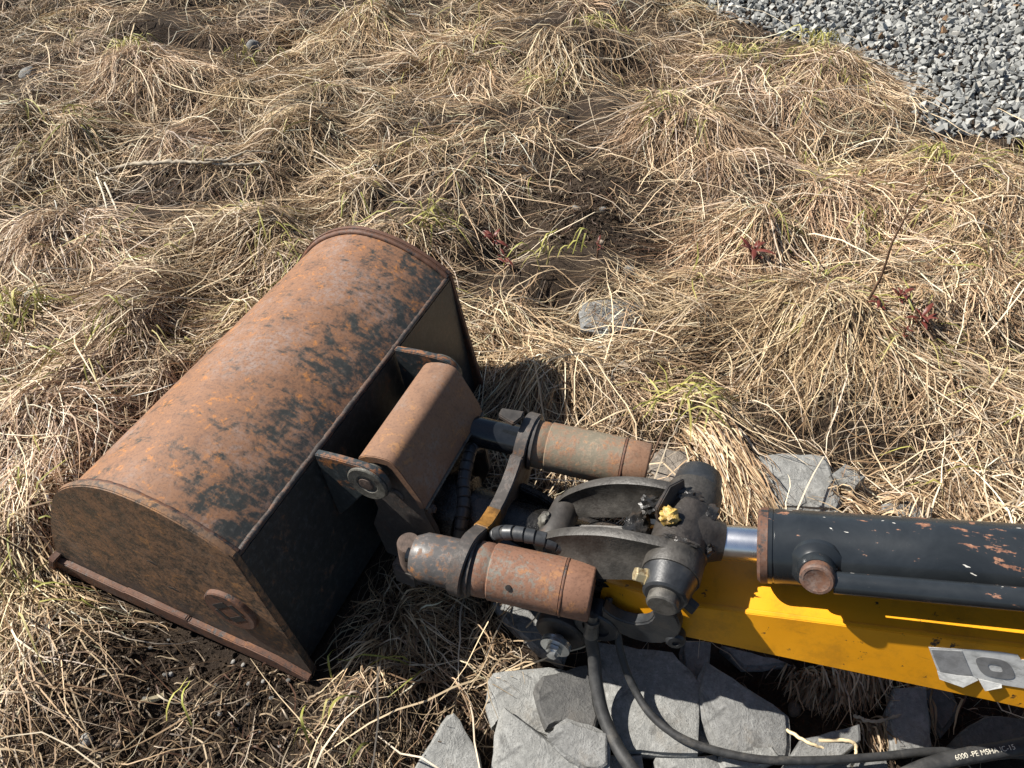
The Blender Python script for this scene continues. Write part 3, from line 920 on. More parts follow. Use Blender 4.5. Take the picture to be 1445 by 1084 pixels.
stk = flat([(1310, 912), (1340, 914), (1380, 916), (1412, 919), (1436, 923), (1441, 930), (1470, 929), (1520, 935), (1520, 984), (1470, 976), (1445, 970), (1413, 965), (1390, 967), (1379, 956), (1358, 963), (1325, 954), (1322, 944)], 'sticker', M['st_white'], near_side)
props(stk, 'torn worn white and grey sticker on the yellow arm')
flat([(1314, 915), (1357, 917), (1372, 952), (1350, 951), (1327, 947), (1320, 932)], 'grey_panel', M['st_grey'], stk, .0020, .0005)
# faded ring-shaped letter
def rr(cx_, cy_, a, b, rot, n=28, e=3.2):
    o = []
    for k in range(n):
        t = 2 * math.pi * k / n
        x = a * math.copysign(abs(math.cos(t)) ** (2 / e), math.cos(t)); y = b * math.copysign(abs(math.sin(t)) ** (2 / e), math.sin(t))
        o.append((cx_ + x + y * .45, cy_ + y + x * .13))
    return o
for cx_ in (1404, 1472):
    oo, ii = rr(cx_, 941 + (cx_ - 1404) * .13, 25, 14.5, 0), rr(cx_, 941 + (cx_ - 1404) * .13, 9.5, 5, 0)
    bm = bmesh.new()
    O1 = [bm.verts.new(side_pt(x, y, .0021)) for x, y in oo]; I1 = [bm.verts.new(side_pt(x, y, .0021)) for x, y in ii]
    O2 = [bm.verts.new(side_pt(x, y, .0025)) for x, y in oo]; I2 = [bm.verts.new(side_pt(x, y, .0025)) for x, y in ii]
    for k in range(28):
        j = (k + 1) % 28
        bm.faces.new((O1[k], O1[j], I1[j], I1[k])); bm.faces.new((O2[k], I2[k], I2[j], O2[j]))
        bm.faces.new((O1[k], O2[k], O2[j], O1[j])); bm.faces.new((I1[k], I1[j], I2[j], I2[k]))
    ap(bm, 'printed_letter', M['st_dark'], stk)
flat([(1322, 945), (1327, 947), (1350, 951), (1372, 953), (1380, 957), (1358, 965), (1325, 955)], 'torn_flap', M['st_white'], stk, .0022, .0006, [0, 0, 0, 0, .001, .004, .002])
flat([(1380, 956), (1413, 964), (1413, 967), (1389, 970)], 'torn_flap', M['st_white'], stk, .0022, .0006, [0, 0, .002, .004])

# bucket cylinder
C0, C1 = Vector((.692, .328, .362)), Vector((1.035, .372, .447))
cd = (C1 - C0).normalized()
CLn = 1.15
bm = bmesh.new()
R0 = .0575
lathe(bm, C0 - cd * .004, cd, [(0, .040), (.002, R0 * .96), (.005, R0), (.020, R0), (.0205, R0 * .975), (.023, R0 * .975), (.0235, R0), (.20, R0), (.201, R0 * 1.004), (.258, R0 * 1.004), (.259, R0), (CLn, R0)], 64)
barrel = ap(bm, 'cylinder_barrel', M['barrel'], smooth=30)
props(barrel, 'chipped black painted hydraulic cylinder above the yellow arm')
bm = bmesh.new()
lathe(bm, C0 - cd * .0065, cd, [(0, .030), (.001, R0 * .93), (.004, R0 * .985), (.0055, R0 * 1.012), (.016, R0 * 1.012), (.017, R0 * .9)], 64, False)
ap(bm, 'gland_ring', M['edge'], barrel)
# rod and eye
bm = bmesh.new()
lathe(bm, C0 - cd * .062, cd, [(0, .0270), (.08, .0270)], 40)
rod = ap(bm, 'cylinder_rod', M['chrome'])
props(rod, 'shiny chrome piston rod of the black cylinder')
PIN = Vector((.573, .312, .346))
bm = bmesh.new()
RE = C0 - cd * .058
lathe(bm, PIN, RE - PIN, [(0, .044), (.03, .043), (.046, .036), ((RE - PIN).length - .006, .0315), ((RE - PIN).length, .0300), ((RE - PIN).length + .001, .02)], 36)
ap(bm, 'rod_neck', M['greasy'], rod)
bm = bmesh.new()
lathe(bm, PIN - Vector((0, .042, 0)), (0, 1, 0), [(0, .044), (.003, .047), (.081, .047), (.084, .044)], 40)
ap(bm, 'rod_eye', M['greasy'], rod)
# oily dirt caked where the rod eye meets the links
bm = bmesh.new()
bmesh.ops.create_icosphere(bm, subdivisions=3, radius=1)
for v in bm.verts:
    k = 1 + .28 * math.sin(v.co.x * 9 + v.co.z * 7) * math.cos(v.co.y * 8) + random.uniform(-.16, .16)
    v.co = PIN + Vector((-.012 + v.co.x * .030 * k, .046 + v.co.y * .013 * k, .040 + v.co.z * .009 * k))
ap(bm, 'oily_dirt', M['black_oil'], rod, smooth=40)
for dx, dy, dz, ax_, ay_, az_ in ((.030, .028, .034, .014, .020, .007), (.042, -.020, .018, .010, .018, .010), (-.040, .030, .026, .014, .016, .012), (-.060, .040, -.004, .022, .016, .014), (.004, -.043, .042, .028, .006, .006), (-.075, .005, -.030, .02, .03, .012)):
    bm = bmesh.new()
    bmesh.ops.create_icosphere(bm, subdivisions=3, radius=1)
    for v in bm.verts:
        k = 1 + .25 * math.sin(v.co.x * 8 + dx * 90) * math.cos(v.co.y * 7 + v.co.z * 5) + random.uniform(-.15, .15)
        v.co = PIN + Vector((dx + v.co.x * ax_ * k, dy + v.co.y * ay_ * k, dz + v.co.z * az_ * k))
    ap(bm, 'oily_dirt', M['black_oil'], rod, smooth=40)
# oil port and return pipe
pcap = toB(at(1153, 817, .418))
pax = C0 + cd * ((pcap - C0).dot(cd))
pdn = (pcap - pax).normalized()
pdl = (pcap - pax).length
bm = bmesh.new()
lathe(bm, pax + pdn * .048, pdn, [(0, .040), (.007, .038), (.011, .030), (.014, .0265), (pdl - .048 - .010, .0255)], 32)
port = ap(bm, 'oil_port', M['barrel'], barrel)
bm = bmesh.new()
cdn = (pdn + Vector((-.12, -.05, -.10))).normalized()
lathe(bm, pcap - cdn * .012, cdn, [(0, .0235), (.004, .0240), (.014, .0240), (.0165, .0220), (.0168, .018), (.0158, .0165), (.0158, .0001)], 36, False)
ap(bm, 'port_cap', M['edge'], barrel)
pp0 = toB(at(1176, 822, .410)); pp1 = toB(at(1445, 846, .470))
pv = (pp1 - pp0)
pipe_pts = [pp0, pp0 + pv * .3, pp1, pp1 + cd * .30, pp1 + cd * .62]
bm = bmesh.new()
sweep(bm, catmull(pipe_pts, 10), .0160, 24)
ap(bm, 'return_pipe', M['barrel'], barrel)

# forked cast bucket links: near and far, with bosses
def leaf_link(y0, y1, top_, bot_, name, lbl, bow):
    """dished cast plate from the coupler pin (low) to the rod pin (high); top_, bot_ are its edges as (x, z)"""
    Tp = catmull([(x, 0, z) for x, z in top_], 7); Bt = catmull([(x, 0, z) for x, z in bot_], 7)
    n = len(Tp) - 1
    bm = bmesh.new()
    A = []
    for k in range(n + 1):
        t = k / n
        y = lerp(y0, y1, t) + bow * math.sin(math.pi * t)
        th = .008
        p, q = Tp[k], Bt[k]
        lean = .22 * (p.z - q.z)
        def V(u, dy): return bm.verts.new((lerp(q.x, p.x, u), y + lean * (u - .5) + dy, lerp(q.z, p.z, u)))
        A.append([V(1, -th), V(1.03, -th * .3), V(1.02, th), V(.5, th), V(0, th), V(-.03, -th * .3), V(0, -th * 1.5), V(.12, -th * 1.3), V(.30, -th * .35), V(.62, -th * .15), V(.88, -th * .7)])
    m = 11
    for s_, t_ in zip(A, A[1:]):
        for k in range(m):
            bm.faces.new((s_[k], s_[(k + 1) % m], t_[(k + 1) % m], t_[k]))
    bm.faces.new(A[0][::-1]); bm.faces.new(A[-1])
    o = ap(bm, name, M['cast'], smooth=45)
    return props(o, lbl)
nl = leaf_link(.258, .252, [(.350, .276), (.362, .298), (.397, .329), (.454, .362), (.509, .380), (.560, .386), (.590, .376)], [(.362, .262), (.378, .255), (.402, .253), (.462, .275), (.519, .305), (.560, .315), (.590, .322)], 'bucket_link', 'leaf shaped cast link beside the copper brown cylinder', -.008)
fl = leaf_link(.372, .375, [(.345, .244), (.360, .266), (.398, .302), (.446, .333), (.505, .356), (.560, .363), (.590, .358)], [(.352, .230), (.366, .228), (.395, .236), (.440, .258), (.500, .289), (.560, .305), (.590, .315)], 'bucket_link', 'leaf shaped cast link beside the grey brown cylinder', .006)
# lower flange of the far link and cross rib, dark oily
bm = bmesh.new()
pl = [(.360, .345, .215), (.42, .352, .238), (.47, .352, .262), (.53, .352, .285), (.56, .352, .305), (.56, .330, .300), (.50, .318, .262), (.44, .322, .236), (.38, .322, .212)]
prism(bm, pl, (0, 0, -.016))
ap(bm, 'link_flange', M['cast'], fl, bevel=0.004)
bm = bmesh.new()
prism(bm, [(.478, .270, .285), (.488, .270, .290), (.508, .366, .318), (.498, .366, .313)], (0.01, 0, -.05))
ap(bm, 'cross_rib', M['cast'], fl, bevel=0.002)
# left pin boss with greasy end
bm = bmesh.new()
lathe(bm, (.360, .385, .222), (0, -1, 0), [(0, .026), (.055, .030), (.098, .028), (.104, .024)], 30)
lb = ap(bm, 'link_boss', M['dark_steel'], fl)
bm = bmesh.new()
bmesh.ops.create_icosphere(bm, subdivisions=3, radius=1)
for v in bm.verts:
    k = 1 + random.uniform(-.14, .14)
    v.co = Vector((.337 + v.co.x * .013 * k, .326 + v.co.y * .016 * k, .236 + v.co.z * .016 * k))
ap(bm, 'grease_lump', M['boss'], fl, smooth=50)
# big pin through the links
bm = bmesh.new()
lathe(bm, (PIN.x, .190, PIN.z), (0, 1, 0), [(-.016, .0215), (-.014, .0240), (.0, .0240), (.23, .0240), (.245, .022)], 36)
pin = ap(bm, 'link_pin', M['pin'])
props(pin, 'steel pin end in the black cap of the near link')
for y0, y1, mt in ((.191, .228, 'cast_black'), (.402, .442, 'cast_black')):
    bm = bmesh.new()
    s0 = .0345
    if y0 < .3:
        lathe(bm, (PIN.x, y0, PIN.z), (0, 1, 0), [(0, s0 - .004), (.003, s0), (y1 - y0 - .004, .0415), (y1 - y0, .0425)], 40)
    else:
        lathe(bm, (PIN.x, y0, PIN.z), (0, 1, 0), [(0, .0425), (.006, .0415), (y1 - y0 - .004, .0375), (y1 - y0, .034)], 40)
    ap(bm, 'pin_cap', M[mt], nl if y0 < .3 else fl)
for y0, y1, par in ((.2285, .270, nl), (.353, .4015, fl)):
    bm = bmesh.new()
    lathe(bm, (PIN.x, y0, PIN.z), (0, 1, 0), [(0, .0445), (.002, .0455), (y1 - y0 - .002, .0455), (y1 - y0, .0445)], 40)
    ap(bm, 'link_boss', M['cast'], par)
# keeper tab and greasy nipple above the rod eye
bm = bmesh.new()
prism(bm, [(.528, .300, .372), (.520, .305, .398), (.528, .345, .412), (.546, .372, .408), (.552, .368, .385), (.540, .33, .375)], (.006, 0, .0))
ap(bm, 'keeper_tab', M['dark_steel'], fl, bevel=0.0015)
bm = bmesh.new()
bmesh.ops.create_icosphere(bm, subdivisions=3, radius=1)
for v in bm.verts:
    k = 1 + .22 * math.sin(v.co.x * 7 + 1) * math.cos(v.co.z * 8 + v.co.y * 6) + random.uniform(-.16, .16)
    v.co = Vector((.5465 + v.co.x * .0155 * k, .302 + v.co.y * .0145 * k, .394 + v.co.z * .0135 * k))
props(ap(bm, 'grease_lump', M['grease'], fl, smooth=60), 'lump of yellow grease on the rod eye')
# bolts on the near cap
for c, d, mt in (((.540, .208, .356), (-1, -.25, .30), 'brass'), ((.604, .212, .322), (1, -.35, -.2), 'dark_steel')):
    bm = bmesh.new()
    lathe(bm, c, d, [(0, .014), (.004, .014), (.004, .0115), (.018, .0115), (.020, .010)], 6)
    b_ = ap(bm, 'cap_bolt', M[mt], nl, smooth=20)
# curved guide link from the cap down to the arm's end boss
def crescent(y0):
    out, inn = [], []
    for k in range(15):
        t = k / 14
        a = math.radians(lerp(28, -118, t))
        cx_, cz_ = .556, .246
        ro_, ri_ = lerp(.072, .105, math.sin(math.pi * t)), lerp(.045, .066, math.sin(math.pi * t) ** .8)
        out.append((cx_ - .04 + ro_ * math.cos(a), y0, cz_ + .02 + ro_ * math.sin(a) * 1.05))
        inn.append((cx_ - .052 + ri_ * math.cos(a), y0, cz_ + .03 + ri_ * math.sin(a) * 1.05))
    return out + inn[::-1]
for y0, mir in ((.203, 1), (.405, -1)):
    bm = bmesh.new()
    prism(bm, crescent(y0), (0, .022, 0))
    gl = ap(bm, 'guide_link', M['cast_black'], bevel=0.005, seg=3)
    bm = bmesh.new()
    prism(bm, [(.552, y0 + .001, .345), (.596, y0 + .001, .345), (.603, y0 + .001, .30), (.592, y0 + .001, .255), (.566, y0 + .001, .25), (.556, y0 + .001, .30)], (0, .020, 0))
    ap(bm, 'link_neck', M['cast_black'], gl, bevel=0.004)
    if mir == 1:
        bm = bmesh.new()
        lathe(bm, (.607, y0 + .010, .205), (.25, -1, .2), [(-.012, .017), (.008, .0165), (.012, .013), (.013, .006), (.010, .0055)], 20)
        ap(bm, 'side_lug', M['cast_black'], gl)
        bm = bmesh.new()
        lathe(bm, (.478, y0 + .011, .165), (0, -1, 0), [(-.02, .040), (.012, .040), (.015, .037), (.015, .024), (.011, .023)], 32)
        ap(bm, 'link_boss', M['cast_black'], gl)

# ------------------------------------------------------------------ slate slabs
SLABS = [
 # outline in the photograph, top height, thickness, tilt x, tilt y, material, label
 ([(689, 966), (696, 950), (730, 947), (772, 944), (800, 950), (790, 1000), (780, 1040), (745, 1025), (711, 1001), (699, 1018)], .034, .028, .05, .04, 'slate', 'pale slate slab tucked under the dark slate piece below the coupler'),
 ([(766, 953), (800, 945), (828, 938), (836, 975), (843, 1014), (839, 1031), (815, 1024), (792, 1019), (772, 1026), (760, 1000), (758, 976)], .050, .018, -.06, .03, 'slate_dark', 'dark blackish slate piece beside the thick hose'),
 ([(711, 999), (740, 1020), (773, 1046), (805, 1068), (840, 1090), (838, 1130), (716, 1130), (701, 1090), (703, 1062)], .050, .022, .03, -.05, 'slate', 'pointed pale slate slab beside the small chipped slate piece'),
 ([(773, 1035), (786, 1024), (803, 1018), (830, 1028), (857, 1036), (857, 1079), (840, 1086), (815, 1074), (793, 1059)], .064, .018, .02, .05, 'slate_mid', 'small chipped slate piece lying on the pointed pale slab'),
 ([(640, 1007), (655, 1030), (673, 1059), (690, 1130), (560, 1130), (587, 1082), (610, 1049), (623, 1026)], .040, .026, .06, -.04, 'slate', 'triangular pale slate slab at the edge of the grass'),
 ([(843, 905), (900, 915), (949, 921), (970, 945), (989, 968), (986, 1020), (984, 1064), (930, 1062), (879, 1058), (868, 1030), (858, 1000), (848, 950)], .036, .032, -.02, .03, 'slate', 'large flat slate slab lying under both hoses'),
 ([(975, 985), (989, 982), (1006, 1030), (1003, 1058), (988, 1064), (960, 1066)], .014, .024, .0, .02, 'slate_mid', 'narrow grey slate ledge under the large flat slab'),
 ([(996, 936), (1050, 970), (1108, 1009), (1111, 1050), (1109, 1064), (1060, 1062), (1014, 1056), (998, 1015), (986, 980)], .040, .026, .05, -.05, 'slate_mid', 'five sided slate slab half in the shadow of the arm'),
 ([(965, 905), (1003, 908), (998, 940), (988, 965), (968, 943)], .020, .03, .08, .0, 'slate_mid', 'small slate wedge between the guide link and the five sided slab'),
 ([(1018, 912), (1060, 922), (1112, 936), (1050, 940)], .020, .02, .03, .0, 'slate_mid', 'thin slate sliver lying under the yellow arm'),
 ([(1108, 1078), (1131, 1043), (1170, 1034), (1211, 1024), (1213, 1046), (1180, 1073), (1150, 1084)], .042, .03, .10, .05, 'slate_mid', 'slate chunk beside the thin hose and the dark root clump'),
 ([(1254, 1000), (1262, 972), (1306, 970), (1311, 1015), (1316, 1058), (1264, 1060)], .030, .028, .04, .02, 'slate_mid', 'upright rectangular slate slab under the yellow arm'),
 ([(1355, 1035), (1375, 1020), (1397, 1011), (1420, 1013), (1470, 1018), (1480, 1052), (1362, 1058)], .055, .035, .02, .06, 'slate_dark', 'dark grey slate block behind the printed hose'),
 ([(1016, 1060), (1050, 1053), (1090, 1055), (1100, 1068), (1070, 1082), (1022, 1084)], .036, .03, .06, .02, 'slate', 'small pale slate chunk in the bend of the thin hose'),
 ([(925, 1068), (1010, 1066), (1020, 1100), (1010, 1130), (925, 1130)], .022, .03, .03, .03, 'slate', 'pale slate slab below the large flat slab'),
 ([(860, 1066), (905, 1066), (918, 1130), (850, 1130)], .028, .03, .03, -.03, 'slate', 'narrow pale slate slab beneath the thick hose'),
 ([(1100, 1086), (1180, 1078), (1250, 1074), (1262, 1130), (1100, 1130)], .020, .03, -.03, .03, 'slate_mid', 'grey slate slab beyond the thin hose, beside the slate chunk'),
 ([(1300, 975), (1340, 968), (1352, 1000), (1330, 1030), (1316, 1010)], .012, .02, .05, .05, 'slate_dark', 'dark slate fragment in the roots beside the upright slab'),
 ([(696, 850), (735, 842), (775, 858), (800, 905), (792, 935), (760, 916), (725, 886)], .022, .03, .05, .06, 'slate_mid', 'rough grey slate slab under the copper brown cylinder'),
 ([(1056, 645), (1110, 641), (1164, 646), (1175, 675), (1185, 703), (1180, 716), (1140, 714), (1106, 712), (1080, 692), (1064, 674)], .040, .03, .04, .02, 'slate', 'flat slate slab with grass shadows behind the black cylinder'),
 ([(1171, 672), (1192, 656), (1222, 672), (1207, 688)], .050, .03, .10, -.10, 'slate', 'small broken slate piece beside the flat slab in the grass'),
 ([(1245, 712), (1280, 708), (1310, 720), (1300, 740), (1250, 740)], .030, .03, .02, .02, 'slate_mid', 'slate piece half hidden behind the black cylinder'),
 ([(822, 428), (870, 424), (910, 432), (906, 460), (865, 466), (824, 458)], .030, .03, .08, .03, 'slate_mid', 'flat slate slab half covered with dry grass beside the bare soil'),
 ([(912, 645), (935, 634), (968, 640), (978, 660), (960, 682), (925, 676)], .050, .05, .08, .08, 'rock_brown', 'rough brown grey rock behind the grey brown cylinder'),
 ([(1048, 700), (1075, 690), (1090, 712), (1060, 730)], .020, .02, .05, .05, 'slate', 'slate chip behind the chrome rod'),
]
slab_polys = []
def make_slab(k, pts, zt, th, tx, ty, mat, label):
    r = random.Random(100 + k)
    w = [at(x, y, zt) for x, y in pts]
    c = sum(w, Vector()) / len(w)
    g = gz(c.x, c.y)
    bm = bmesh.new()
    ring = []
    n = len(w)
    for i in range(n):
        a, b = w[i], w[(i + 1) % n]
        m_ = max(2, int((b - a).length / .022))
        for q in range(m_):
            p = a.lerp(b, q / m_)
            if q: p = p + Vector((r.uniform(-1, 1), r.uniform(-1, 1), 0)) * .0022
            ring.append(p)
    def zz_(p): return zt + (p.y - c.y) * tx + (p.x - c.x) * ty
    top = [bm.verts.new((p.x - c.x, p.y - c.y, zz_(p) - zt + r.uniform(-.001, .001))) for p in ring]
    led = [0.0]
    for _ in ring[1:]: led.append(max(0, min(.008, led[-1] + r.uniform(-.0028, .0028))))
    def outw(p, d): return Vector((p.x - c.x, p.y - c.y, 0)).normalized() * d
    st1 = [bm.verts.new(Vector((p.x - c.x, p.y - c.y, zz_(p) - zt - th * r.uniform(.18, .26))) + outw(p, .001)) for p in ring]
    st2 = [bm.verts.new(Vector((p.x - c.x, p.y - c.y, zz_(p) - zt - th * r.uniform(.28, .34))) + outw(p, .001 + led[i])) for i, p in enumerate(ring)]
    sh = [bm.verts.new(Vector(((p.x - c.x) + r.uniform(-.0015, .0015), (p.y - c.y) + r.uniform(-.0015, .0015), zz_(p) - zt - th * r.uniform(.5, .65))) + outw(p, .002 + led[i])) for i, p in enumerate(ring)]
    bot = [bm.verts.new(((p.x - c.x) * .985, (p.y - c.y) * .985, min(zz_(p) - zt - th, -zt - .006))) for p in ring]
    inner = [bm.verts.new(((p.x - c.x) * .93, (p.y - c.y) * .93, zz_(p) * 0 + ((p.y - c.y) * tx + (p.x - c.x) * ty) * .93 + .0022 + r.uniform(-.0006, .0006))) for p in ring]
    N_ = len(ring)
    for i in range(N_):
        j = (i + 1) % N_
        bm.faces.new((inner[i], inner[j], top[j], top[i]))
        bm.faces.new((top[i], top[j], st1[j], st1[i]))
        bm.faces.new((st1[i], st1[j], st2[j], st2[i]))
        bm.faces.new((st2[i], st2[j], sh[j], sh[i]))
        bm.faces.new((sh[i], sh[j], bot[j], bot[i]))
    bm.faces.new(inner); bm.faces.new(bot[::-1])
    bmesh.ops.triangulate(bm, faces=[f for f in bm.faces if len(f.verts) > 4])
    o = finish(bm, 'slate_piece' if 'slate' in mat else 'rock', M[mat], smooth=28)
    o.location = (c.x, c.y, zt)
    props(o, label, 'slate' if 'slate' in mat else 'rock', 'slate slabs around the coupler' if 'slate' in mat else None)
    poly = [(p.x, p.y) for p in w]
    slab_polys.append(poly)
    x0, x1 = min(p[0] for p in poly), max(p[0] for p in poly); y0, y1 = min(p[1] for p in poly), max(p[1] for p in poly)
    i0, i1 = max(0, int((x0 - GX0) / GS)), int((x1 - GX0) / GS) + 2
    j0, j1 = max(0, int((y0 - GY0) / GS)), int((y1 - GY0) / GS) + 2
    sub = (slice(i0, i1), slice(j0, j1))
    ins = in_poly(GXX[sub], GYY[sub], poly)
    zs = zt + (GYY[sub] - c.y) * tx + (GXX[sub] - c.x) * ty + .003
    SLM[sub] = np.maximum(SLM[sub], ins * (.7 if 'half covered' in label else 1.0))
    SUP[sub] = np.where(ins, np.maximum(SUP[sub], zs), SUP[sub])
for k, s in enumerate(SLABS):
    make_slab(k, *s)

# ------------------------------------------------------------------ hoses on the slabs
def hose(path, r, name, label, fit=None):
    P = catmull(path, 14)
    o0 = P[0].copy()
    if fit is None:
        rt = None
    bm = bmesh.new()
    res = sweep(bm, P, r, 20)
    rt = root(name, o0, label, 'hose', 'hydraulic hoses')
    finish(bm, 'hose_tube', M['rubber'], rt, off=o0)
    return rt, res, o0
h1, res1, o1 = hose([B(.472, .196, .185), B(.474, .188, .150), at(838, 925, .115), at(841, 960, .088), at(850, 1005, .068), at(868, 1048, .060), at(892, 1085, .060), at(930, 1130, .05), at(990, 1190, .045)], .0112, 'hydraulic_hose', 'thick black hose hanging from the copper brown cylinder onto the slate')
bm = bmesh.new()
lathe(bm, B(.470, .2005, .205), B(.473, .191, .160) - B(.470, .2005, .205), [(0, .0085), (.014, .0085), (.0142, .0125), (.022, .0125), (.0222, .0115), (.050, .0135), (.052, .0120)], 20)
finish(bm, 'hose_fitting', M['pin'], h1, off=o1, smooth=30)
h2, res2, o2 = hose([B(.486, .235, .215), B(.492, .214, .195), at(868, 880, .150), at(877, 925, .105), at(893, 968, .070), at(918, 1008, .058), at(955, 1038, .056), at(1005, 1058, .056), at(1075, 1072, .058), at(1160, 1073, .055), at(1240, 1068, .052), at(1310, 1061, .050), at(1390, 1062, .046), at(1500, 1070, .04)], .0068, 'hydraulic_hose', 'thin black hose snaking over the slate towards the printed hose')
h3, res3, o3 = hose([at(1180, 1150, .05), at(1245, 1112, .060), at(1300, 1085, .070), at(1350, 1070, .076), at(1400, 1061, .082), at(1445, 1053, .088), at(1520, 1043, .10), at(1640, 1030, .12)], .0130, 'hydraulic_hose', 'black hose with printed white characters crossing the thin hose')

def hose_print(text, rt, res, off, r, px_start, size):
    cu = bpy.data.curves.new('hose_print', 'FONT')
    cu.body = text
    cu.size = size
    tmp = bpy.data.objects.new('hose_print', cu)
    COL.objects.link(tmp)
    dg = bpy.context.evaluated_depsgraph_get()
    me = bpy.data.meshes.new_from_object(tmp.evaluated_get(dg))
    bpy.data.objects.remove(tmp)
    bm = bmesh.new(); bm.from_mesh(me)
    bmesh.ops.triangulate(bm, faces=bm.faces)
    bmesh.ops.subdivide_edges(bm, edges=[e for e in bm.edges if e.calc_length() > .003], cuts=1)
    P, T, F = res
    S = [0]
    for a, b in zip(P, P[1:]): S.append(S[-1] + (b - a).length)
    # start: nearest arc length to the measured start
    st = at(*px_start)
    i0 = min(range(len(P)), key=lambda i: (P[i] - st).length)
    s0 = S[i0]
    view = Vector((0, 0, 1))
    for v in bm.verts:
        q = s0 + v.co.x
        i = max(0, min(len(P) - 2, int(np.searchsorted(S, q)) - 1))
        t = (q - S[i]) / max(1e-9, S[i + 1] - S[i])
        p = P[i].lerp(P[i + 1], t); tt = T[i].lerp(T[i + 1], t).normalized()
        up = (Vector((0, -.15, 1)) - tt * tt.dot(Vector((0, -.15, 1)))).normalized()
        sdv = up.cross(tt).normalized()
        ang = (v.co.y - size * .33) / r
        v.co = p + (up * math.cos(ang) + sdv * math.sin(ang)) * (r + .0004) - off
    m2 = bpy.data.meshes.new('printed_text')
    bm.to_mesh(m2); bm.free()
    props(link('printed_text', m2, M['print'], rt), 'worn white printed characters 6000 MSHA IC-15 on the hose')
hose_print('6000 -PE MSHA IC-15', h3, res3, o3, .0130, (1346, 1071, .085), .0110)

# ------------------------------------------------------------------ grass
PAL = np.array([(.72, .57, .375), (.61, .455, .285), (.46, .32, .19), (.32, .21, .12), (.19, .118, .069), (.58, .49, .38), (.80, .69, .51), (.13, .08, .05)])
PW = np.array([.16, .19, .18, .15, .12, .08, .05, .07])
GREEN = np.array([(.36, .35, .09), (.27, .29, .06), (.46, .41, .16)])

def blocked(x, y, z):
    X, Y = to_b(x, y)
    Z = z
    bk = (X > -.575) & (X < -.01) & (Y > -.004) & (Y < BL + .004) & (Z < .41 - np.maximum(0, -.30 - X) * 1.15)
    cpl = (X > .0) & (X < .56) & (Y > .15) & (Y < .53) & (Z > .055)
    cpl2 = (X > .0) & (X < .26) & (Y > .24) & (Y < .50) & (Z > .02)
    ar = (X > .45) & (Y > .19) & (Y < .47 + .1 * (X - .5)) & (Z > .13 + .1 * (X - .5))
    return bk | cpl | cpl2 | ar

def blades(rx, ry, hd, ln, lift, off, wd, col, curl, K=7, peak=.7, wig=.12, rollsd=.7, onsoil=False):
    n = len(rx)
    t = np.linspace(0, 1, K)
    col = col * np.clip(.16 + .80 * (off + .35 * lift) / .021, .16, 1.08)[:, None]      # low blades darkened: old brown thatch, plus shade between blades put into the colour
    H = hd[:, None] + curl[:, None] * t[None, :] + np.cumsum(rng.normal(0, wig, (n, K)), 1)
    ds = (ln / (K - 1))[:, None]
    px = rx[:, None] + np.c_[np.zeros(n), np.cumsum(np.cos(H[:, :-1]) * ds, 1)]
    py = ry[:, None] + np.c_[np.zeros(n), np.cumsum(np.sin(H[:, :-1]) * ds, 1)]
    pz = look(SUP, px, py) + off[:, None] * np.clip(t * 4, .15, 1)[None, :] + lift[:, None] * np.sin(np.pi * t ** peak)[None, :] + rng.normal(0, .0022, (n, K))
    bad = blocked(px, py, pz).any(1)
    if not onsoil: bad |= rng.random(n) < 1.25 * (bare(px[:, 1::2], py[:, 1::2]).mean(1) - .12)
    bad |= rng.random(n) < 2.2 * look(SLM, px, py).mean(1)
    ok = ~bad
    px, py, pz, wd, col = px[ok], py[ok], pz[ok], wd[ok], col[ok]
    n = len(px)
    P = np.stack([px, py, pz], -1)
    T = np.gradient(P, axis=1)
    T /= np.linalg.norm(T, axis=2, keepdims=True) + 1e-9
    S = np.stack([-T[..., 1], T[..., 0], np.zeros((n, K))], -1)
    S /= np.linalg.norm(S, axis=2, keepdims=True) + 1e-9
    Nn = np.cross(T, S)
    roll = rng.normal(0, rollsd, n)[:, None] + rng.normal(0, .5, n)[:, None] * t[None, :]
    D = S * np.cos(roll)[..., None] + Nn * np.sin(roll)[..., None]
    wt = (wd[:, None] * .5 * (1 - .75 * t[None, :] ** 2.2) * np.clip(.7 + t * 3, 0, 1)[None, :])[..., None]
    V = np.stack([P - D * wt, P + D * wt], 2).reshape(-1, 3)
    base = (np.arange(n) * 2 * K)[:, None] + (np.arange(K - 1) * 2)[None, :]
    Q = np.stack([base, base + 1, base + 3, base + 2], -1).reshape(-1, 4)
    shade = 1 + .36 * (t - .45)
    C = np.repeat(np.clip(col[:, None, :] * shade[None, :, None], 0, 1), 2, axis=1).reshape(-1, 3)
    return V, Q, C

class Bag:
    def __init__(s): s.V, s.Q, s.C, s.n = [], [], [], 0
    def add(s, vqc):
        V, Q, C = vqc
        s.V.append(V); s.Q.append(Q + s.n); s.C.append(C); s.n += len(V)
    def make(s, name, label, cat):
        me = quick_mesh(name, np.concatenate(s.V), np.concatenate(s.Q), np.concatenate(s.C))
        o = link(name, me, M['blade'])
        return props(o, label, cat, kind='stuff')

def pick(n, bias=None, light=0.0):
    w = PW / PW.sum()
    i = rng.choice(len(PAL), n, p=w)
    c = PAL[i] * (1 + rng.normal(0, .10, (n, 1))) * (1 + light)
    return np.clip(c, .02, .85)

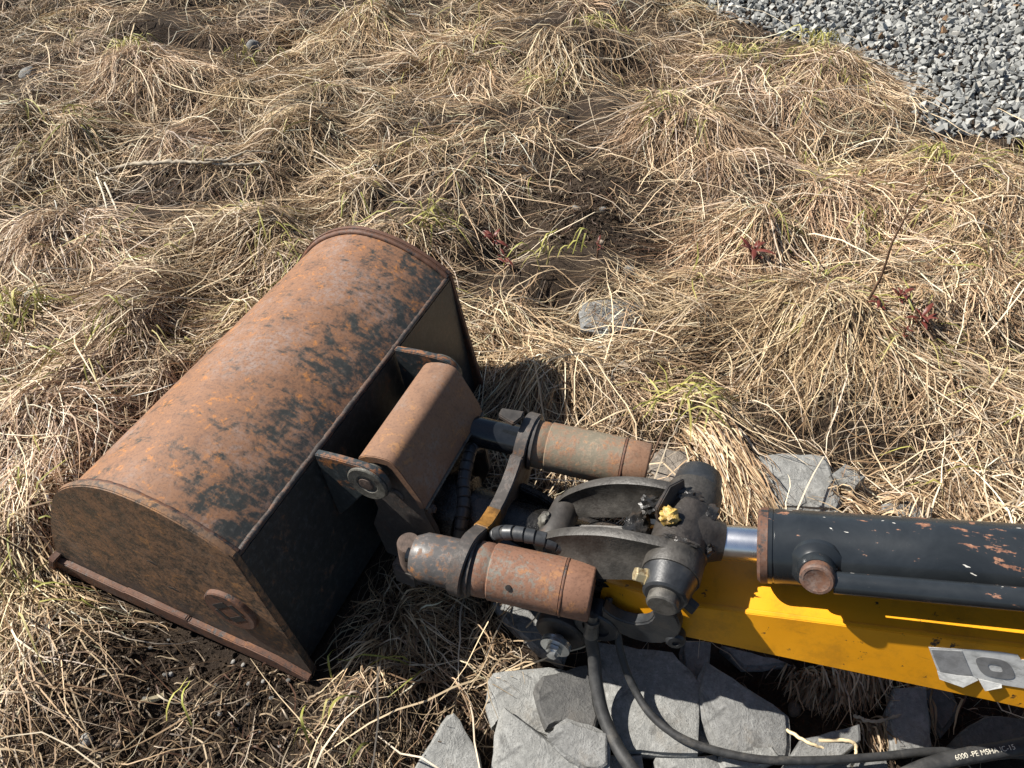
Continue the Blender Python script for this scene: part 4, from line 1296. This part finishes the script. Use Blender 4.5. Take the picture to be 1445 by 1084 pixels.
def keep_mask(x, y, bare_keep=.10):
    g = in_poly(x + .05 * vnoise(x, y, 9, 31), y + .05 * vnoise(x, y, 9, 32), GRAVEL)
    k = ~g
    b = bare(x, y)
    k &= rng.random(x.shape) > b * (1 - bare_keep) * 1.15
    gap = vnoise(x, y, 2.6, 71) + .7 * vnoise(x, y, 6.3, 72)
    k &= rng.random(x.shape) > np.clip(-.42 - gap * 4.6, 0, .93)
    X, Y = to_b(x, y)
    slate_zone = (X > .33) & (Y < .56) & (Y > -.6)
    k &= ~(slate_zone & (rng.random(x.shape) > .045))
    for poly in slab_polys:
        k &= ~(in_poly(x, y, poly) & (rng.random(x.shape) > .05))
    return k

dry = Bag(); green = Bag()
# tussocks
for (tx, ty, r, h, d, sp, n) in TUS:
    dist = math.hypot(tx, ty)
    small = r < .13 and n < 300
    n = int(n * (1.0 if small else 0.62))
    a = rng.uniform(0, 2 * np.pi, n)
    q = r * .55 * np.sqrt(rng.random(n))
    x, y = tx + q * np.cos(a), ty + q * np.sin(a)
    k = keep_mask(x, y, .25)
    x, y, a = x[k], y[k], a[k]
    n = len(x)
    if n == 0: continue
    # direction: radial mixed with the combed direction
    w = rng.uniform(.35, 1.0, n) / sp
    vx = np.cos(a) + 1.9 * w * np.cos(d); vy = np.sin(a) + 1.9 * w * np.sin(d)
    hd = np.arctan2(vy, vx) + rng.normal(0, .30 * sp + .24, n)
    ln = rng.uniform(.12, .40, n) * (.62 + r * 1.4) * (.55 if (ty < .95 and tx > -.4) else 1.0)
    tint = 1 + np.clip(rng.normal(0, .17), -.35, .3)
    col = np.clip(pick(n) * tint * np.array([1, 1 + rng.normal(0, .02), 1 + rng.normal(0, .05)]), .02, .85)
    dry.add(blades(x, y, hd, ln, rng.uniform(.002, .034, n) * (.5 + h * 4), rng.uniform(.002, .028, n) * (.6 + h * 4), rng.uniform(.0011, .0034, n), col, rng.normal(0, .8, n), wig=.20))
    # green shoots in the heart of some tussocks
    if rng.random() < .45:
        m = int(n * .035)
        a = rng.uniform(0, 2 * np.pi, m); q = r * .35 * np.sqrt(rng.random(m))
        gx_, gy_ = tx + q * np.cos(a), ty + q * np.sin(a)
        kk = keep_mask(gx_, gy_)
        gx_, gy_, a = gx_[kk], gy_[kk], a[kk]; m = len(a)
        if m:
            green.add(blades(gx_, gy_, a + rng.normal(0, .5, m), rng.uniform(.06, .16, m), rng.uniform(.02, .05, m), rng.uniform(.012, .035, m), rng.uniform(.0025, .0045, m), np.clip(GREEN[rng.integers(0, 3, m)] * .9 * (1 + rng.normal(0, .2, (m, 1))), .02, .6), rng.normal(0, .5, m), K=6))

# matted layer between the tussocks, combed by a slowly turning field
NM = 88000
u = rng.random(NM)
y = 0.30 + 4.6 * u ** 1.25
x = rng.uniform(-1, 1, NM) * (0.95 + 0.72 * y)
k = keep_mask(x, y, .08)
x, y = x[k], y[k]
n = len(x)
fl_ = -1.6 + 3.2 * vnoise(x, y, 1.5, 41) + 2.2 * vnoise(x, y, 4.0, 42)
hd = fl_ + rng.normal(0, .85, n) + np.where(rng.random(n) < .18, rng.uniform(-3, 3, n), 0)
patch = 1 + .6 * vnoise(x, y, 2.3, 44) + .6 * vnoise(x, y, 6.5, 45)
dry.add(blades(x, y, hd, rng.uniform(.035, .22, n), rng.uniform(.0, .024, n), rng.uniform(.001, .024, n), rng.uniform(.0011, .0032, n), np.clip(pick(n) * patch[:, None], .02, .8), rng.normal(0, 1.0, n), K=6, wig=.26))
# loose dark litter low down
n2 = 52000
y = 0.30 + 4.4 * rng.random(n2) ** 1.2; x = rng.uniform(-1, 1, n2) * (0.95 + 0.72 * y)
k = keep_mask(x, y, .35); x, y = x[k], y[k]; n2 = len(x)
fl2 = -1.6 + 3.2 * vnoise(x, y, 1.5, 41) + 2.2 * vnoise(x, y, 4.0, 42)
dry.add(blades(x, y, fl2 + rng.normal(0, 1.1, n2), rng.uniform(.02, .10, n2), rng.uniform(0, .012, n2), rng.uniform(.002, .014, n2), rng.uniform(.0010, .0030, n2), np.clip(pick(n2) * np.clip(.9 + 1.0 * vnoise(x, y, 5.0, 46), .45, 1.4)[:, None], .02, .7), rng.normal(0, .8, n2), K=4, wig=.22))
# bits of straw, root and leaf scattered on the bare soil
n5 = 4200
bi = rng.integers(0, len(BARE), n5)
BA = np.array(BARE)[bi]
a = rng.uniform(0, 2 * np.pi, n5); q = np.sqrt(rng.random(n5)) * 1.3
x, y = BA[:, 0] + BA[:, 2] * q * np.cos(a), BA[:, 1] + BA[:, 3] * q * np.sin(a)
k = ~in_poly(x, y, GRAVEL); x, y = x[k], y[k]; n5 = len(x)
kind_ = rng.random(n5)
c5 = np.where((kind_ < .45)[:, None], PAL[rng.choice([0, 1, 2, 5], n5)], np.where((kind_ < .8)[:, None], PAL[rng.choice([4, 7], n5)] * .7, np.array([.16, .07, .05])))
dry.add(blades(x, y, rng.uniform(-3.1, 3.1, n5), rng.lognormal(-3.5, .75, n5), rng.uniform(.0, .006, n5), rng.uniform(.002, .011, n5), rng.uniform(.0010, .0036, n5), c5 * (1 + rng.normal(0, .12, (n5, 1))), rng.normal(0, .5, n5), K=6, wig=.13, onsoil=True))
# long loose pale straws on top
n3 = 3200
y = 0.35 + 4.2 * rng.random(n3) ** 1.2; x = rng.uniform(-1, 1, n3) * (0.9 + 0.72 * y)
k = keep_mask(x, y, .3); x, y = x[k], y[k]; n3 = len(x)
dry.add(blades(x, y, rng.uniform(-3.1, 3.1, n3), rng.uniform(.16, .45, n3), rng.uniform(.005, .035, n3), rng.uniform(.012, .040, n3), rng.uniform(.0022, .0042, n3), np.clip(PAL[rng.choice([0, 0, 6, 5], n3)] * (1 + rng.normal(0, .08, (n3, 1))), 0, .85), rng.normal(0, .7, n3), K=8, wig=.10))
# sparse green blades anywhere, and by the bucket's far end
n4 = 380
y = 0.35 + 4.2 * rng.random(n4) ** 1.2; x = rng.uniform(-1, 1, n4) * (0.9 + 0.72 * y)
k = keep_mask(x, y, .5) & (vnoise(x, y, 3.1, 51) > .04); x, y = x[k], y[k]; n4 = len(x)
green.add(blades(x, y, rng.uniform(-3.1, 3.1, n4), rng.uniform(.04, .13, n4), rng.uniform(.01, .04, n4), rng.uniform(.010, .03, n4), rng.uniform(.002, .0042, n4), np.clip(GREEN[rng.integers(0, 3, n4)] * (1 + rng.normal(0, .2, (n4, 1))), .02, .6), rng.normal(0, .6, n4), K=6))
for px, py, m, ln0 in ((615, 330, 26, .12), (840, 45, 40, .13), (960, 570, 40, .13), (40, 460, 36, .14), (1150, 70, 40, .12), (1040, 85, 30, .12), (185, 75, 30, .12), (345, 60, 16, .1), (210, 1030, 9, .10), (440, 1010, 14, .08), (1240, 330, 18, .1), (780, 360, 20, .1), (300, 975, 8, .09), (1310, 250, 16, .1), (60, 850, 8, .12)):
    cx_, cy_ = W(px, py, .03)
    xx, yy = cx_ + rng.normal(0, .035, m), cy_ + rng.normal(0, .035, m)
    green.add(blades(xx, yy, rng.uniform(-3.1, 3.1, m), rng.uniform(.5, 1.1, m) * ln0, rng.uniform(.02, .05, m), rng.uniform(.015, .04, m), rng.uniform(.003, .0052, m), np.clip(GREEN[rng.integers(0, 3, m)] * (1 + rng.normal(0, .15, (m, 1))), .02, .6), rng.normal(0, .5, m), K=7))
# coarser straw on the ground around, outside what the photograph shows
n6 = 26000
x, y = rng.uniform(-4.5, 4.5, n6), rng.uniform(.05, 6.7, n6)
k = keep_mask(x, y, .2) & ((np.abs(x) > .90 + .70 * y) | (y > 4.55)); x, y = x[k], y[k]; n6 = len(x)
dry.add(blades(x, y, -1.6 + 3.2 * vnoise(x, y, 1.5, 41) + rng.normal(0, .9, n6), rng.uniform(.12, .36, n6), rng.uniform(.004, .04, n6), rng.uniform(.002, .03, n6), rng.uniform(.004, .008, n6), pick(n6), rng.normal(0, .8, n6), K=5, wig=.25))
dry.make('dry_grass', 'matted pale brown dry grass covering the slope around the bucket', 'grass')
green.make('green_grass', 'scattered fresh green grass blades among the dry straw', 'grass')

# ------------------------------------------------------------------ soil crumbs
def hull_variants(n, k, flat, seed, jag=1.0):
    r = random.Random(seed)
    out = []
    for _ in range(n):
        bm = bmesh.new()
        for _ in range(k):
            v = Vector((r.gauss(0, 1), r.gauss(0, 1), r.gauss(0, 1))).normalized() * r.uniform(.78, 1.0)
            bm.verts.new((v.x * r.uniform(.8, 1.05), v.y * .82, v.z * flat))
        res = bmesh.ops.convex_hull(bm, input=bm.verts)
        bmesh.ops.delete(bm, geom=[g for g in res['geom_interior'] if isinstance(g, bmesh.types.BMVert)], context='VERTS')
        bmesh.ops.triangulate(bm, faces=bm.faces)
        bmesh.ops.recalc_face_normals(bm, faces=bm.faces)
        bm.verts.index_update()
        V = np.array([v.co[:] for v in bm.verts]); F = np.array([[v.index for v in f.verts] for f in bm.faces])
        bm.free()
        out.append((V, F))
    return out

def rot_mat(n):
    q = rng.normal(size=(n, 4)); q /= np.linalg.norm(q, axis=1, keepdims=True)
    a, b, c, d = q.T
    return np.stack([np.stack([a*a+b*b-c*c-d*d, 2*(b*c-a*d), 2*(b*d+a*c)], -1), np.stack([2*(b*c+a*d), a*a-b*b+c*c-d*d, 2*(c*d-a*b)], -1), np.stack([2*(b*d-a*c), 2*(c*d+a*b), a*a-b*b-c*c+d*d], -1)], 1)

crumb_vars = hull_variants(6, 9, .8, 3)
cv, cf, base = [], [], 0
for bx, by, rx, ry in BARE:
    m = int(2600 * rx * ry / (.17 * .10) * .50)
    a = rng.uniform(0, 2 * np.pi, m); q = np.sqrt(rng.random(m)) * 1.15
    xs, ys = bx + rx * q * np.cos(a), by + ry * q * np.sin(a)
    sz = np.clip(rng.lognormal(-6.0, .55, m), .001, .011)
    zs = look(HG, xs, ys)
    Rm = rot_mat(m)
    for i in range(m):
        V, F = crumb_vars[i % 6]
        cv.append(V @ Rm[i].T * sz[i] + np.array([xs[i], ys[i], zs[i] + sz[i] * .35])); cf.append(F + base); base += len(V)
me = quick_mesh('soil_crumbs', np.concatenate(cv), np.concatenate(cf), smooth=False)
props(link('soil_crumbs', me, M['soil']), 'dark crumbs of soil scattered on the bare patches', 'soil', kind='stuff')

# ------------------------------------------------------------------ gravel
gvars = hull_variants(16, 8, .80, 9)
gmeshes = []
for k, (V, F) in enumerate(gvars):
    me = quick_mesh('gravel_stone', V, F, smooth=False)
    me.materials.append(M['gravel'])
    gmeshes.append(me)
rust_meshes = []
for k in range(3):
    me = gmeshes[k].copy(); me.materials.clear(); me.materials.append(M['gravel_rust']); rust_meshes.append(me)
sp_ = 0.029
cand = []
for layer in range(2):
    X, Y = np.meshgrid(np.arange(0.7, 3.6, sp_), np.arange(2.3, 4.8, sp_), indexing='ij')
    X = X.ravel() + rng.normal(0, .3 * sp_, X.size) + layer * sp_ * .5; Y = Y.ravel() + rng.normal(0, .3 * sp_, Y.size) + layer * sp_ * .5
    jx, jy = .07 * vnoise(X, Y, 8, 61) + rng.normal(0, .022, X.size), .07 * vnoise(X, Y, 8, 62) + rng.normal(0, .022, X.size)
    k = in_poly(X + jx, Y + jy - .015, GRAVEL)
    X, Y = X[k], Y[k]
    sz = np.clip(rng.lognormal(-4.08, .36, X.size), .007, .036)
    Z = look(HG, X, Y) + .005 + layer * .011 + rng.uniform(-.004, .006, X.size)
    cand.append(np.c_[X, Y, Z, sz, np.full(X.size, layer)])
cand = np.concatenate(cand)
fwd = cand[:, 1] * math.cos(PITCH) + (CAM_H - cand[:, 2]) * math.sin(PITCH)
sx = CX + FPX * cand[:, 0] / fwd
sy = CY + FPX * ((CAM_H - cand[:, 2]) * math.cos(PITCH) - cand[:, 1] * math.sin(PITCH)) / fwd
vis = (sx > 0) & (sx < 1445) & (sy > 0) & (sy < 1084) & (cand[:, 4] == 1)
order = np.argsort(np.where(vis, -cand[:, 3] / fwd, 9))
single = set(order[:295].tolist())
Rm = rot_mat(len(cand))
gv, gf, gt, base = [], [], [], 0
for i, (X, Y, Z, s, l) in enumerate(cand):
    tilt = Matrix(Rm[i].tolist())
    eul = (rng.normal(0, .5), rng.normal(0, .5), rng.uniform(0, 6.28))
    if i in single:
        rusty_ = rng.random() < .02
        me = rust_meshes[i % 3] if rusty_ else gmeshes[i % 16]
        o = bpy.data.objects.new('gravel_stone', me)
        COL.objects.link(o)
        o.location = (X, Y, Z); o.scale = (s, s, s); o.rotation_euler = eul
        props(o, 'rust brown chip of stone among the grey gravel' if rusty_ else 'grey angular stone chip in the gravel bed beyond the grass', 'gravel', 'rust brown chips in the gravel' if rusty_ else 'single stones of the gravel bed')
    else:
        V, F = gvars[i % 16]
        Mx = np.array(Matrix.Identity(3)) if False else np.array(__import__('mathutils').Euler(eul).to_matrix())
        gv.append(V @ Mx.T * s + np.array([X, Y, Z])); gf.append(F + base); gt.append(np.full(len(V), rng.random())); base += len(V)
me = quick_mesh('gravel_bed', np.concatenate(gv), np.concatenate(gf), tone=np.concatenate(gt), smooth=False)
props(link('gravel_bed', me, M['gravel']), 'bed of crushed grey gravel beyond the dry grass', 'gravel', kind='stuff')

# ------------------------------------------------------------------ pebbles and small stones
pvars = hull_variants(5, 40, .7, 21)
def pebble(px, py, s, mat, label, name='pebble', up=.25, group=None, flat=1.0):
    V, F = pvars[int(rng.integers(0, 5))]
    x, y = W(px, py, .01)
    z = gz(x, y)
    x, y = W(px, py, z + s * up)
    z = gz(x, y)
    me = quick_mesh(name, V * np.array([1, 1, flat]), F)
    o = link(name, me, M[mat])
    me.set_sharp_from_angle(angle=math.radians(50))
    sub = o.modifiers.new('soft', 'SUBSURF'); sub.levels = 1; sub.render_levels = 1
    o.location = (x, y, z + s * up * flat); o.scale = (s, s, s); o.rotation_euler = (rng.normal(0, .2), rng.normal(0, .2), rng.uniform(0, 6))
    props(o, label, 'stone', group)
for a in [
    (447, 118, .026, 'pebble_grey', 'rounded grey pebble in the grass beside the long bent stalk'), (1355, 612, .026, 'pebble_beige', 'beige rough stone on bare soil among the grass, larger one'),
    (1372, 628, .011, 'pebble_beige', 'tiny beige stone beside the larger beige stone in the grass'), (105, 942, .014, 'pebble_beige', 'round beige pebble at the edge of the bare soil, beside flattened straw'),
    (272, 942, .011, 'pebble_beige', 'brownish pebble on the bare soil below the bucket end plate'), (241, 952, .007, 'pebble_white', 'small pale pebble beside the brownish one on the soil'),
    (165, 1050, .013, 'pebble_beige', 'pinkish beige pebble beside the green grass tuft on the soil'), (120, 1043, .016, 'pebble_white', 'white quartz stone in the trampled straw near the soil patch'),
    (40, 106, .048, 'pebble_grey', 'pale grey stone half buried in dry grass left of the big tussock'), (360, 70, .050, 'slate_mid', 'grey rock sunk in the grass beyond the long bent stalk'),
    (40, 195, .020, 'pebble_grey', 'small oval grey pebble in the matted grass beside the big tussock'), (345, 290, .030, 'slate_mid', 'flat grey stone in the grass behind the twig'),
    (848, 342, .014, 'pebble_beige', 'brown pebble on bare soil beside the tiny red shoot'), (812, 298, .016, 'pebble_grey', 'pale grey stone on the bare soil patch beyond the bucket'),
    (850, 296, .016, 'pebble_grey', 'rounder grey stone on the bare soil patch beyond the bucket'), (890, 383, .030, 'pebble_grey', 'grey stone half buried beyond the grass covered slab'),
    (935, 395, .024, 'slate_mid', 'dull grey stone in the grass behind the covered slab'), (1368, 392, .030, 'slate_mid', 'dark grey stone deep in the grass beside the red plants'),
    (850, 210, .020, 'rock_brown', 'brown clod of stone in the grass beyond the bare soil'), (380, 228, .010, 'pebble_white', 'tiny white pebble at the end of the bleached twig'),
    (1140, 985, .030, 'rock_brown', 'brown clod of earth among the roots under the arm'), (1120, 1000, .020, 'rock_brown', 'small brown earth lump beside the five sided slab')]:
    pebble(*a)
for k in range(36):
    b = BARE[int(rng.integers(0, 4))]
    a, q = rng.uniform(0, 6.28), math.sqrt(rng.random())
    x, y = b[0] + b[2] * q * math.cos(a), b[1] + b[3] * q * math.sin(a)
    V, F = pvars[k % 5]
    s = float(rng.uniform(.003, .0065))
    me = quick_mesh('grit_stone', V, F)
    o = link('grit_stone', me, M['pebble_white' if k % 3 == 0 else 'pebble_grey'])
    o.location = (x, y, gz(x, y) + s * .5); o.scale = (s, s, s)
    props(o, 'tiny whitish bit of grit on the bare soil' if k % 3 == 0 else 'tiny grey bit of grit on the bare soil', 'stone', 'whitish grit on the bare soil' if k % 3 == 0 else 'grey grit on the bare soil')

# ------------------------------------------------------------------ twigs, stalks, wood chip
def stalk(pts, r0, r1, mat, name, label, cat, group=None):
    P = catmull(pts, 10)
    P = [P[0]] + [p + Vector((random.uniform(-1, 1), random.uniform(-1, 1), random.uniform(-1, 1))) * r0 * (.45 if mat == 'twig' else .2) for p in P[1:]]
    o0 = P[0].copy()
    bm = bmesh.new()
    n = len(P)
    jit = .22 if mat == 'twig' else .08
    sweep(bm, P, [lerp(r0, r1, i / (n - 1)) * (1 + random.uniform(-jit, jit)) for i in range(n)], 8)
    o = finish(bm, name, M[mat], None, off=o0, smooth=60)
    o.location = o0
    return props(o, label, cat, group)
def on(px, py, h):
    x, y = W(px, py, h); z = gz(x, y)
    x, y = W(px, py, z + h); z = gz(x, y)
    return Vector(at(px, py, z + h))
stalk([on(185, 92, .06), on(215, 108, .055), on(265, 127, .055), on(330, 138, .05), on(400, 142, .04), on(462, 147, .03)], .0032, .0022, 'straw', 'bent_stalk', 'long pale grass stalk bent over the big tussock', 'stalk')
stalk([on(208, 0, .05), on(192, 30, .05), on(184, 60, .06), on(186, 100, .06), on(188, 132, .05)], .0036, .0026, 'straw', 'bent_stalk', 'thick pale stalk kinked on top of the big tussock', 'stalk')
stalk([on(140, 248, .018), on(170, 236, .028), on(205, 230, .034), on(255, 229, .036), on(300, 228, .034), on(330, 222, .034)], .0085, .0055, 'twig', 'dead_twig', 'bleached dead twig lying in the grass', 'twig')
stalk([on(300, 232, .036), on(340, 232, .038), on(372, 230, .034)], .006, .004, 'twig', 'dead_twig', 'short bleached twig end beside the long dead twig', 'twig')
stalk([on(290, 226, .05), on(318, 226, .05), on(350, 214, .046), on(382, 215, .040)], .0052, .0030, 'twig', 'dead_twig', 'thin bleached twig crossing the end of the dead twig', 'twig')
for k, pts in enumerate([[(137, 250), (146, 275), (152, 300)], [(148, 258), (160, 285), (170, 312), (182, 345)], [(88, 320), (100, 350), (108, 385)], [(120, 330), (130, 360), (128, 395)], [(60, 305), (62, 335), (56, 372)], [(160, 320), (176, 350), (200, 385)]]):
    labs = ['bleached broad stem sticking out from under the dead twig', 'longer bleached stem running from the twig down to the tussock', 'bleached stem in the tussock with white stems, leaning outwards', 'short straight bleached stem among the white stems', 'drooping bleached stem at the end of the white stems', 'bleached stem lying towards the bucket from the white stems']
    stalk([on(x, y, .034 - .006 * i) for i, (x, y) in enumerate(pts)], .0036, .0022, 'straw_white', 'bleached_stem', labs[k], 'stalk', 'bleached stems beside the twig')
g0 = on(1220, 432, .03)
stalk([g0 + Vector((0, 0, -.05)), g0, g0 + Vector((.010, .0, .10)), g0 + Vector((.008, .01, .20)), g0 + Vector((.022, .02, .28)), g0 + Vector((.045, .03, .345))], .0042, .0020, 'stem', 'woody_stem', 'thin dark brown woody stem standing up beside the red plants', 'stem')
stalk([at(905, 672, .10), at(922, 640, .14), at(935, 608, .17)], .0028, .0018, 'stem', 'woody_stem', 'thin reddish stem rising behind the grey brown cylinder', 'stem')
stalk([on(1205, 1010, .05), on(1230, 1018, .06), on(1262, 1012, .055), on(1290, 1000, .05), on(1308, 985, .05)], .003, .002, 'twig', 'root_strand', 'pale root strand arching over the slate under the arm', 'root')
stalk([on(1110, 1030, .05), on(1140, 1048, .06), on(1165, 1058, .055), on(1185, 1076, .05)], .0032, .002, 'straw', 'root_strand', 'pale straw lying on the slate chunk', 'root')
stalk([on(1155, 1045, .06), on(1200, 1046, .065), on(1208, 1060, .055), on(1202, 1082, .05)], .0034, .0024, 'straw', 'root_strand', 'kinked pale straw hanging over the slate chunk', 'root')
bm = bmesh.new()
w0 = [on(192, 990, .012), on(210, 984, .012), on(231, 977, .012), on(233, 982, .012), on(214, 990, .012)]
o0 = w0[0].copy()
prism(bm, w0, (0, 0, -.007))
o = finish(bm, 'wood_chip', M['wood'], None, off=o0, bevel=.001); o.location = o0
props(o, 'pale split wood chip lying on the bare soil', 'wood chip')
# straw bundle leaning against the link and root clump under the arm, as loose stuff
bun = Bag()
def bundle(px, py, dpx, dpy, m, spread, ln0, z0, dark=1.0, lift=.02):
    a, b = Vector(at(px, py, z0)), Vector(at(dpx, dpy, z0))
    d = b - a
    hd0 = math.atan2(d.y, d.x)
    nx_, ny_ = -math.sin(hd0), math.cos(hd0)
    off_ = rng.normal(0, spread, m)
    al = rng.uniform(-.05, .25, m) * d.length
    x, y = a.x + off_ * nx_ + al * math.cos(hd0), a.y + off_ * ny_ + al * math.sin(hd0)
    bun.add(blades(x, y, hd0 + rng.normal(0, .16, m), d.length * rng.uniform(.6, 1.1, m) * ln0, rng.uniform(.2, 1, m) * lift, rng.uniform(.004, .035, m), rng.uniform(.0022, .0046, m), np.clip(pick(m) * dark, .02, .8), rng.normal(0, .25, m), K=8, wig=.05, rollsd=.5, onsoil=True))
bundle(985, 590, 1070, 715, 420, .035, 1.0, .05, 1.1)
bundle(1010, 600, 1095, 720, 260, .030, 1.0, .05, 1.1)
bundle(1180, 680, 1260, 725, 160, .025, 1.0, .04, 1.0)
bundle(1230, 705, 1330, 735, 160, .03, 1.0, .04, 1.0)
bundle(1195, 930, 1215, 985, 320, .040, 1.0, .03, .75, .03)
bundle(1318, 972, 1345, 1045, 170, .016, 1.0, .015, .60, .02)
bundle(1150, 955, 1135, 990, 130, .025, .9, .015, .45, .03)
bundle(1222, 1005, 1245, 1060, 90, .012, 1.0, .015, .6, .02)
bun.make('straw_bundle', 'long combed strands of dry straw between the slate slabs and the machine', 'grass')

# ------------------------------------------------------------------ red-leaved shoots
def leaf_mesh(r):
    n = 7
    vs, fs = [], []
    bend = r.uniform(.2, .7)
    for k in range(n):
        t = k / (n - 1)
        w = .12 * math.sin(math.pi * min(1, t * .92 + .08)) ** .8
        z = t * math.cos(bend * t); x = math.sin(bend * t) * t
        vs += [(x - .03 * 0, -w, z + .04 * 0), (x - .05, 0, z), (x, w, z)]
    for k in range(n - 1):
        a = 3 * k
        fs += [(a, a + 1, a + 4, a + 3), (a + 1, a + 2, a + 5, a + 4)]
    me = bpy.data.meshes.new('leaf')
    me.from_pydata(vs, [], fs)
    me.shade_smooth()
    me.materials.append(M['redleaf'])
    return me
lr = random.Random(5)
LEAF = [leaf_mesh(lr) for _ in range(5)]
def shoot(px, py, size, n, label):
    x, y = W(px, py, .03); z = gz(x, y)
    x, y = W(px, py, z + .03); z = gz(x, y)
    rt = root('red_shoot', (x, y, z), label, 'plant', 'red leaved shoots in the grass')
    bm = bmesh.new()
    lathe(bm, (0, 0, -.01), (.02, 0, 1), [(0, .003), (.078, .0022)], 8)
    finish(bm, 'stem', M['stem'], rt)
    for k in range(n):
        o = bpy.data.objects.new('leaf', LEAF[k % 5]); COL.objects.link(o); o.parent = rt
        s = size * lr.uniform(.5, .95)
        o.location = (lr.uniform(-.004, .004), lr.uniform(-.004, .004), .034 + .030 * k / n)
        o.scale = (s, s, s)
        o.rotation_euler = (0, math.radians(lr.uniform(15, 75)), k * 2.4 + lr.uniform(-.4, .4))
for a in [(697, 345, .055, 10, 'dark red shoot with spreading leaves beyond the bucket corner'), (712, 374, .045, 7, 'red and yellow shoot beside the bucket corner'), (843, 357, .032, 4, 'tiny red shoot at the edge of the bare soil'),
          (1066, 342, .070, 9, 'bright red shoot with curled leaves standing alone in dry grass'), (1234, 438, .045, 8, 'red shoot at the foot of the woody stem'), (1268, 425, .060, 9, 'orange red shoot between the other two beside the woody stem'),
          (1303, 445, .058, 9, 'red shoot farthest from the woody stem, in the group of three'), (1278, 462, .035, 6, 'small dark red shoot below the orange red one')]:
    shoot(*a)
